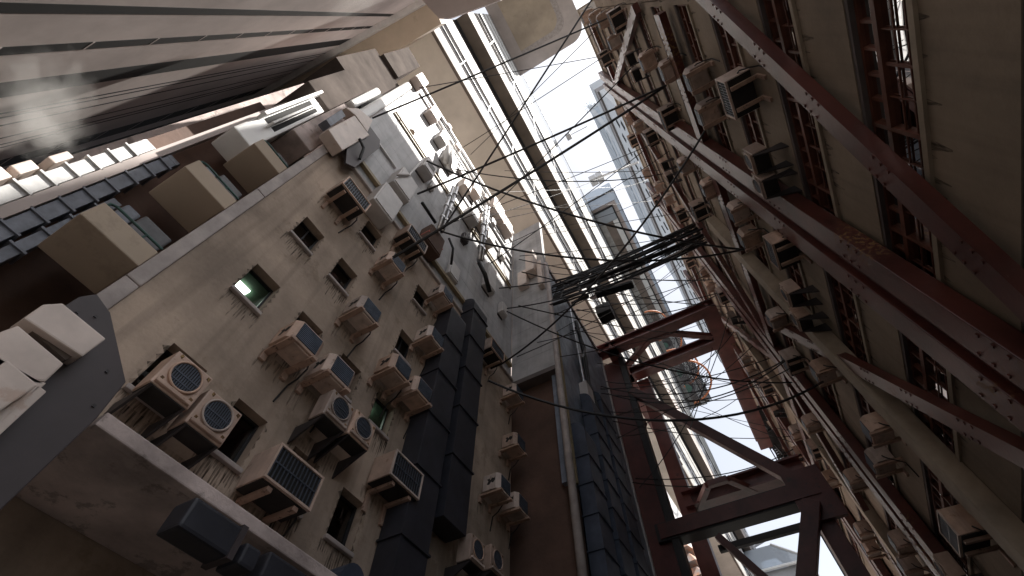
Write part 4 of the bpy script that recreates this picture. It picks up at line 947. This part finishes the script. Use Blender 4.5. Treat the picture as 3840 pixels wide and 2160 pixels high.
# ================================================================== loose wires
WG = 'wires strung across the alley'
def wire(a, b, sag, label, r=.035, mids=None):
    A, B = Vector(a), Vector(b); n = 20
    pts = [A.lerp(B, i/n) - Vector((0,0,sag*4*(i/n)*(1-i/n))) for i in range(n+1)]
    tag(MB().tube(pts, r, 6).build('wire', M['cable']), label, 'wire', WG)
L_ = lambda px, py, x=-7.4: atx(px, py, x)
R_ = lambda px, py, x=4.45: atx(px, py, x)
def sagfit(l, r, mpx):
    """sag that brings the middle of the span to the given pixel"""
    A, B = Vector(l), Vector(r); Mp = (A+B)/2; d = ray(*mpx); best = 0; bd = 9e9
    for i in range(0, 160):
        s = i*.05; q = Mp - Vector((0,0,s)); k = (q.normalized() - d.normalized()).length
        if k < bd: bd = k; best = s
    return best
W1 = 'long straight black wire strung between the upper left boxes and the upper right units'
for l, r, mp, lab, rad in [
  ((937,297),(1527,47),None,'topmost black wire from the stacked junction boxes to the row of slim units',.045),
  ((1055,221),(1504,143),None,'thin black wire from the topmost sunlit box to the dark unit at the sky edge',.03),
  ((1111,580),(1502,-22),None,'thick black wire crossing diagonally and leaving at the top edge',.05),
  ((1184,389),(1501,73),None,'thin wire crossing the sky, steeper of the two ending by the canisters',.025),
  ((1142,385),(1540,128),None,'thin wire crossing the sky, flatter of the two ending by the canisters',.025),
  ((1240,520),(1587,172),None,'thin wire from the end casing up to the high dark fan pair',.035),
  ((1050,488),(1675,215),None,'thick wire from the big grey box to the second diagonal row unit',.05),
  ((985,650),(1672,218),None,'thickest long wire from the small beige unit to the second diagonal row unit',.055),
  ((1143,425),(1668,437),(1420,460),'sagging wire level across the picture to the mid facade fan pair',.035),
  ((1074,405),(1871,628),(1420,552),'long thick wire from the slotted box to the stacked units',.05),
  ((1110,582),(1868,628),(1470,660),'long sagging wire from the brown box to the stacked units',.045),
  ((1235,662),(1621,378),None,'thin wire rising from the second conduit to the small chamfered unit',.03),
  ((1365,577),(1652,485),(1540,535),'thin brown wire over the stepped glass block, upper of two',.02),
  ((1370,590),(1757,528),(1540,545),'thin brown wire over the stepped glass block, lower of two',.02),
  ((1262,915),(1775,326),(1500,700),'steep wire crossing over the cable bridge from the duct to the diagonal row',.04),
  ((1275,776),(1768,600),(1480,735),'wire joining the left side of the cable bridge',.035),
  ((1255,725),(1740,575),(1450,700),'wire running along the top of the cable bridge',.035),
  ((1458,752),(1803,738),(1610,774),'upper of two wires sagging to the square grille unit',.035),
  ((1449,778),(1803,742),(1600,808),'lower of two wires sagging to the square grille unit',.035),
  ((1501,745),(1720,664),(1600,735),'short wire sagging under the cable bridge',.025),
  ((1275,783),(1992,962),(1560,945),'long dark wire sagging in front of the red gantry from the far left',.04),
  ((1480,842),(1918,977),(1660,950),'wire from the panel wall sagging before the gantry, steepest at left',.03),
  ((1503,914),(1817,862),(1660,926),'wire touching the lower gantry beam from the meter box',.03),
  ((1525,960),(1846,834),(1680,955),'wire below the lower gantry beam rising to the corner unit',.03),
  ((1512,972),(1975,905),(1690,1003),'upper of two wires sagging under the gantry to the tan grille unit',.035),
  ((1530,990),(1975,908),(1720,1018),'lower of two wires sagging under the gantry to the tan grille unit',.035),
  ((1532,1036),(1990,925),(1700,1035),'wire from the pale box below the panel wall to the lower facade',.03),
  ((1545,1048),(1815,860),(1700,968),'steep wire from the pale box up to the gantry corner',.03),
  ((1230,958),(2070,960),(1640,1066),'lowest long thick wire sagging across the whole alley',.05),
  ((1598,1204),(1995,1130),(1760,1212),'upper of two wires sagging low beside the gantry column',.035),
  ((1592,1214),(2000,1150),(1780,1234),'lower of two wires sagging low beside the gantry column',.035)]:
    xl = -7.4 if l[0] < 1300 else -5.3
    a = L_(*l, xl); b = R_(*r); s = sagfit(a, b, mp) if mp else .25
    wire(a, b, s, lab, rad)
rw = random.Random(11)
for k in range(34):
    l = (rw.uniform(1290, 1400), rw.uniform(640, 900)); r = (rw.uniform(1690, 1860), rw.uniform(560, 880))
    if k % 3 == 0: l = (rw.uniform(1130, 1290), rw.uniform(420, 640)); r = (rw.uniform(1560, 1700), rw.uniform(280, 540))
    if k % 4 == 1: l = (rw.uniform(1500, 1560), rw.uniform(890, 1130)); r = (rw.uniform(1860, 2020), rw.uniform(860, 1130))
    a = L_(*l, -8.2 if l[0] < 1300 else -5.69); b = R_(*r, 5.29)
    if (a-b).length > 60: continue
    wire(a, b, rw.uniform(.2, 1.6), 'hair thin black wire among the tangle strung across the alley', rw.uniform(.018, .032))
wire(R_(1801,800,4.3), aty(1735,1080,23), .6, 'near vertical wire dropping past the right end of the gantry', .03)
wire(R_(1832,800,4.3), aty(1608,1227,23.5), 1.2, 'long steep wire dropping past the gantry to the column foot', .03)
# ================================================================== distant buildings
def bx(name, label, cat, x0, x1, y0, y1, z0, z1, mt): return tag(MB().box(x0,x1,y0,y1,z0,z1).build(name, M[mt]), label, cat)
# curved planted balconies
BG = 'curved trellis balconies'
for k, (px, py, s) in enumerate(((1693,800,1.0),(1725,838,1.0),(1762,905,1.15),(1786,940,1.3))):
    lab = ['topmost curved trellis balcony with orange rail, partly behind the gantry beam','second curved trellis balcony, seen between the two gantry beams','small curved trellis balcony just below the lower gantry beam','lowest and largest curved trellis balcony with plants, clear against the sky'][k]
    p = aty(px, py, 62); p.x -= 4.6; s *= .72; t = thing('trellis_balcony', lab, 'balcony', tuple(p), BG)
    n = 26; rr = 4.6*s; rail = []; bars = MB(); low = []
    for i in range(n+1):
        a = -math.pi*.5 + math.pi*i/n; rail.append(Vector((p.x + rr*math.cos(a)*1.05, p.y + rr*math.sin(a)*1.25, p.z)))
        low.append(Vector((p.x + rr*.22*math.cos(a), p.y + rr*.25*math.sin(a), p.z - 1.5*s))); bars.tube([rail[-1], low[-1]], .055, 5)
    for f_ in (.3, .5, .7, .85): bars.tube([a.lerp(b, f_) for a, b in zip(rail, low)], .045, 5)
    MB().tube(rail, .17, 7).build('rail', M['orange'], t); bars.build('trellis', M['ductdark'], t)
    MB().prism([(q.x, q.y, q.z) for q in low], (0,0,.25)).build('hub', M['green'], t)
    lf = MB()
    for i in range(14):
        a = random.uniform(-1.5,1.5); f_ = random.uniform(.3,1); q = Vector((p.x + rr*.9*f_*math.cos(a), p.y + rr*1.1*f_*math.sin(a), p.z + random.uniform(-.6,.5)*s)); e = .22
        lf.poly([q + Vector((random.uniform(-e,e), random.uniform(-e,e), random.uniform(-e,e))) for _ in range(3)])
    lf.build('plants', M['plant'], t)

# pale glass tower and the perforated white tower far beyond the workshop roof
gtw = thing('glass_tower', 'pale hazy glass tower with barred windows and a lone palm on its roof corner', 'tower', (84, 380, 0))
KX, KY, KZ = 84.0, 350.0, 1645.0
MB().box(KX, KX+160, KY, KY+500, -1.6, KZ).build('body', M['haze_white'], gtw)
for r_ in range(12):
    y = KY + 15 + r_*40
    w_ = MB().box(KX-1.0, KX-.1, y, y+34, KZ-330, KZ-60).build('window', M['haze_blue'], gtw)
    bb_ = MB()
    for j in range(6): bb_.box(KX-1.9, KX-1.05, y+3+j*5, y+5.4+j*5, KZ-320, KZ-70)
    bb_.build('bars', M['haze_white'], w_)
    MB().box(KX-1.0, KX-.1, y, y+34, KZ-700, KZ-420).build('window', M['haze_blue'], gtw)
MB().box(KX+12, KX+150, KY-1, KY-.1, KZ-500, KZ-60).build('end_glazing', M['haze_blue'], gtw)
for k in range(8): MB().box(KX+8+k*12, KX+14+k*12, KY-2, KY-.1, KZ-55, KZ+8).build('louvre', M['haze_white'], gtw)
pt = thing('palm_tree', 'tiny pale palm in a pot on the roof corner of the glass tower', 'palm', (KX+8, KY+4, KZ))
P0 = Vector((KX+6, KY+6, KZ+30)); MB().tube([(KX+6,KY+6,KZ),(KX+9,KY+6,KZ+18),tuple(P0)], 1.2, 6).build('trunk', M['haze_blue'], pt); MB().tube([(KX+6,KY+6,KZ-1),(KX+6,KY+6,KZ+8)], 6, 10).build('pot', M['haze_white'], pt)
lf = MB()
for k in range(10):
    a = k*.63; pts = [P0 + Vector((math.cos(a),math.sin(a),0))*(20*f_) + Vector((0,0,6.0*f_*(1.3-2*f_)*2)) for f_ in (0,.33,.66,1)]
    for i in range(3):
        wv = Vector((-math.sin(a),math.cos(a),0))*2; lf.poly([pts[i]-wv, pts[i]+wv, pts[i+1]+wv*.7, pts[i+1]-wv*.7])
lf.build('fronds', M['haze_blue'], pt)
pw = thing('perforated_wall', 'bright white tower wall pierced by rows of dark slanted openings at the sky edge', 'wall', (64, 300, 0))
XP = 64.0; yb = 150
MB().box(XP, XP+60, 150, 700, -1.6, 770).build('wall', M['white'], pw)
MB().box(XP-3, XP+60, 150, 700, 770.2, 800).build('beam', M['trim'], pw); MB().box(XP-4, XP+60, 150, 700, 800.2, 860).build('parapet', M['haze_white'], pw)
hl = MB()
for k in range(22):
    for r_ in range(4):
        y = 165 + k*24 + r_*8; z = 540 + r_*52
        hl.prism([(XP-.4, y-8, z), (XP-.4, y, z+14), (XP-.4, y+8, z), (XP-.4, y, z-14)], (.35,0,0))
hl.build('openings', M['void'], pw)
# floodlights on arms against the sky
FG = 'floodlights on arms'
for k, (a, b, hd_, s, lab) in enumerate((((1430,342),(1477,318),(1428,345),1.3,'upper grey floodlight box on a thin arm against the sky'), ((1492,452),(1606,408),(1490,455),1.3,'lower grey double floodlight on a thick arm against the sky'))):
    Y = 60; p = aty(*a, Y); q = aty(*b, Y); t = thing('floodlight', lab, 'floodlight', tuple(p), FG)
    MB().tube([p, q], .2 + .25*k, 8).build('arm', M['boxgrey'], t)
    MB().box(p.x-s, p.x+s, Y-1.5, Y+1.5, p.z-3.0, p.z+1.0).build('lamp_head', M['boxgrey'], t, bevel=.2)
    if k: MB().box(p.x+1.4, p.x+3.8, Y-1.5, Y+1.5, p.z-3.4, p.z+1.2).build('lamp_head', M['boxgrey'], t, bevel=.2)
# sign with green frame
p = aty(1785, 690, 40); s_ = thing('framed_sign', 'small cream board in a green frame against the sky right of the cable bridge', 'sign', tuple(aty(1797,655,45)))
c = [aty(*q, 45) for q in ((1780,638),(1800,632),(1817,682),(1795,690))]
MB().prism(c, (0,.4,0)).build('frame', M['green'], s_)
cc = sum(c, Vector())/4; MB().prism([cc + (q-cc)*.7 + Vector((0,-.05,0)) for q in c], (0,.05,0)).build('board', M['spandrel_sill'], s_)

# domed skyscraper at the bottom
dm = thing('domed_tower', 'pale hazy tower with a glass pyramid head and rotor like mast at the bottom edge', 'tower', (-4, 160, 0))
Yd = 160; c0 = aty(1905, 1398, Yd); c1_ = aty(1905, 1500, Yd)
base = [Vector((c0.x-13, Yd-10, c0.z-9)), Vector((c0.x+13, Yd-10, c0.z-9)), Vector((c0.x+13, Yd+10, c0.z-9)), Vector((c0.x-13, Yd+10, c0.z-9))]
topq = [Vector((c0.x-5, Yd-4, c0.z)), Vector((c0.x+5, Yd-4, c0.z)), Vector((c0.x+5, Yd+4, c0.z)), Vector((c0.x-5, Yd+4, c0.z))]
MB().add(base + topq, [(0,1,5,4),(1,2,6,5),(2,3,7,6),(3,0,4,7),(4,5,6,7)]).build('pyramid', M['blueglass'], dm)
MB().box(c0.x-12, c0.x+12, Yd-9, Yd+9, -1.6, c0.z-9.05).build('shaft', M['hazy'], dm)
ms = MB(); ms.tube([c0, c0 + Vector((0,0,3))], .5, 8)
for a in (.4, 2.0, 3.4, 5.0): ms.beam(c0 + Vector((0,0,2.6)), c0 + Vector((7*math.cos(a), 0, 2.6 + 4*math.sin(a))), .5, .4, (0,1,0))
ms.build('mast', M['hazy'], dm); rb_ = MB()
for i in range(4): rb_.tube([base[i], topq[i]], .4, 6)
rb_.tube(base + [base[0]], .45, 6); rb_.build('ribs', M['white'], dm)
# ornate roofs bottom centre
orn = thing('painted_roof', 'ornate painted tile roof segments seen low between the gantry columns', 'roof', (-9, 60, 30))
for k in range(4):
    p = aty(1697 + 18*k, 1372 + 34*k, 55); MB().prism([(p.x-2.2,55,p.z),(p.x+1.0,55,p.z+.4),(p.x+2.0,58.0,p.z+.4),(p.x-1.2,58.0,p.z)], (.5,-.4,-1.0)).build('roof_segment', M['ornate'], orn)
    MB().box(p.x-2.2, p.x-1.9, 54.8, 58, p.z-2.4, p.z+.6).build('post', M['white'], orn)
of2 = bx('pale_block', 'pale white block behind the painted roof segments', 'building', -40, -9.5, 56, 70, -1.6, 40, 'white')

# closing masses out of the picture: added shade block behind the camera, and the alley end
bx('shade_block', 'low unseen block added behind the camera to darken the lower alley', 'building', 9.0, 30, -40, -6, -1.6, 9, 'spandrel')  # out of view, added only to cut skylight on the lower corners
bx('back_block', 'low dark block closing the alley beyond the gantry', 'building', -5, 14, 100, 110, -1.6, 16, 'jamb')

# ================================================================== steam
def steammat(name, dens):
    m = bpy.data.materials.new(name); m.use_nodes = True; nt = m.node_tree; N = nt.nodes; L = nt.links
    N.remove(N['Principled BSDF']); v = N.new('ShaderNodeVolumePrincipled'); v.inputs['Color'].default_value = (.95,.93,.9,1)
    L.new(v.outputs[0], N['Material Output'].inputs['Volume'])
    tc = N.new('ShaderNodeTexCoord'); g = N.new('ShaderNodeVectorMath'); g.operation = 'LENGTH'
    L.new(tc.outputs['Object'], g.inputs[0])
    n = N.new('ShaderNodeTexNoise'); n.inputs['Scale'].default_value = 2.4; n.inputs['Detail'].default_value = 4; L.new(tc.outputs['Object'], n.inputs['Vector'])
    a = N.new('ShaderNodeMath'); a.operation = 'SUBTRACT'; L.new(n.outputs['Fac'], a.inputs[0])
    b = N.new('ShaderNodeMath'); b.operation = 'MULTIPLY'; L.new(g.outputs['Value'], b.inputs[0]); b.inputs[1].default_value = .62
    L.new(b.outputs[0], a.inputs[1])
    c = N.new('ShaderNodeMath'); c.operation = 'MULTIPLY'; L.new(a.outputs[0], c.inputs[0]); c.inputs[1].default_value = dens
    d = N.new('ShaderNodeMath'); d.operation = 'MAXIMUM'; L.new(c.outputs[0], d.inputs[0]); d.inputs[1].default_value = 0
    L.new(d.outputs[0], v.inputs['Density']); return m
def steam(label, c, ax, sc, dens):
    me = bpy.data.meshes.new('steam'); bm = bmesh.new(); bmesh.ops.create_icosphere(bm, subdivisions=3, radius=1); bm.to_mesh(me); bm.free()
    me.materials.append(steammat('steam_vapour', dens)); o = bpy.data.objects.new('steam_plume', me); COL.objects.link(o)
    z = Vector(ax).normalized(); q = z.to_track_quat('Z', 'Y'); o.matrix_world = Matrix.Translation(c) @ q.to_matrix().to_4x4() @ Matrix.Diagonal((*sc, 1))
    return tag(o, label, 'steam', kind='stuff')
pa, pb = aty(85, 350, -3.2), aty(130, 200, -3.2)
steam('white steam plume rising before the ribbed tower at the far left', (pa+pb)/2, pb-pa, (.9, .9, 2.5), 1.0)
pc = aty(900, -2, -3.3); steam('steam wisp at the top edge before the overhead slab', pc, (1,0,0), (.7,.6,1.5), .9)
vs = S.view_settings; vs.view_transform = 'Standard'; vs.look = 'None'; vs.exposure = EXPOSURE; vs.gamma = 1
S.display_settings.display_device = 'sRGB'
S.cycles.max_bounces = 8; S.cycles.diffuse_bounces = 5; S.cycles.glossy_bounces = 3; S.cycles.transparent_max_bounces = 12
S.cycles.use_denoising = True
S.cycles.caustics_reflective = False; S.cycles.caustics_refractive = False
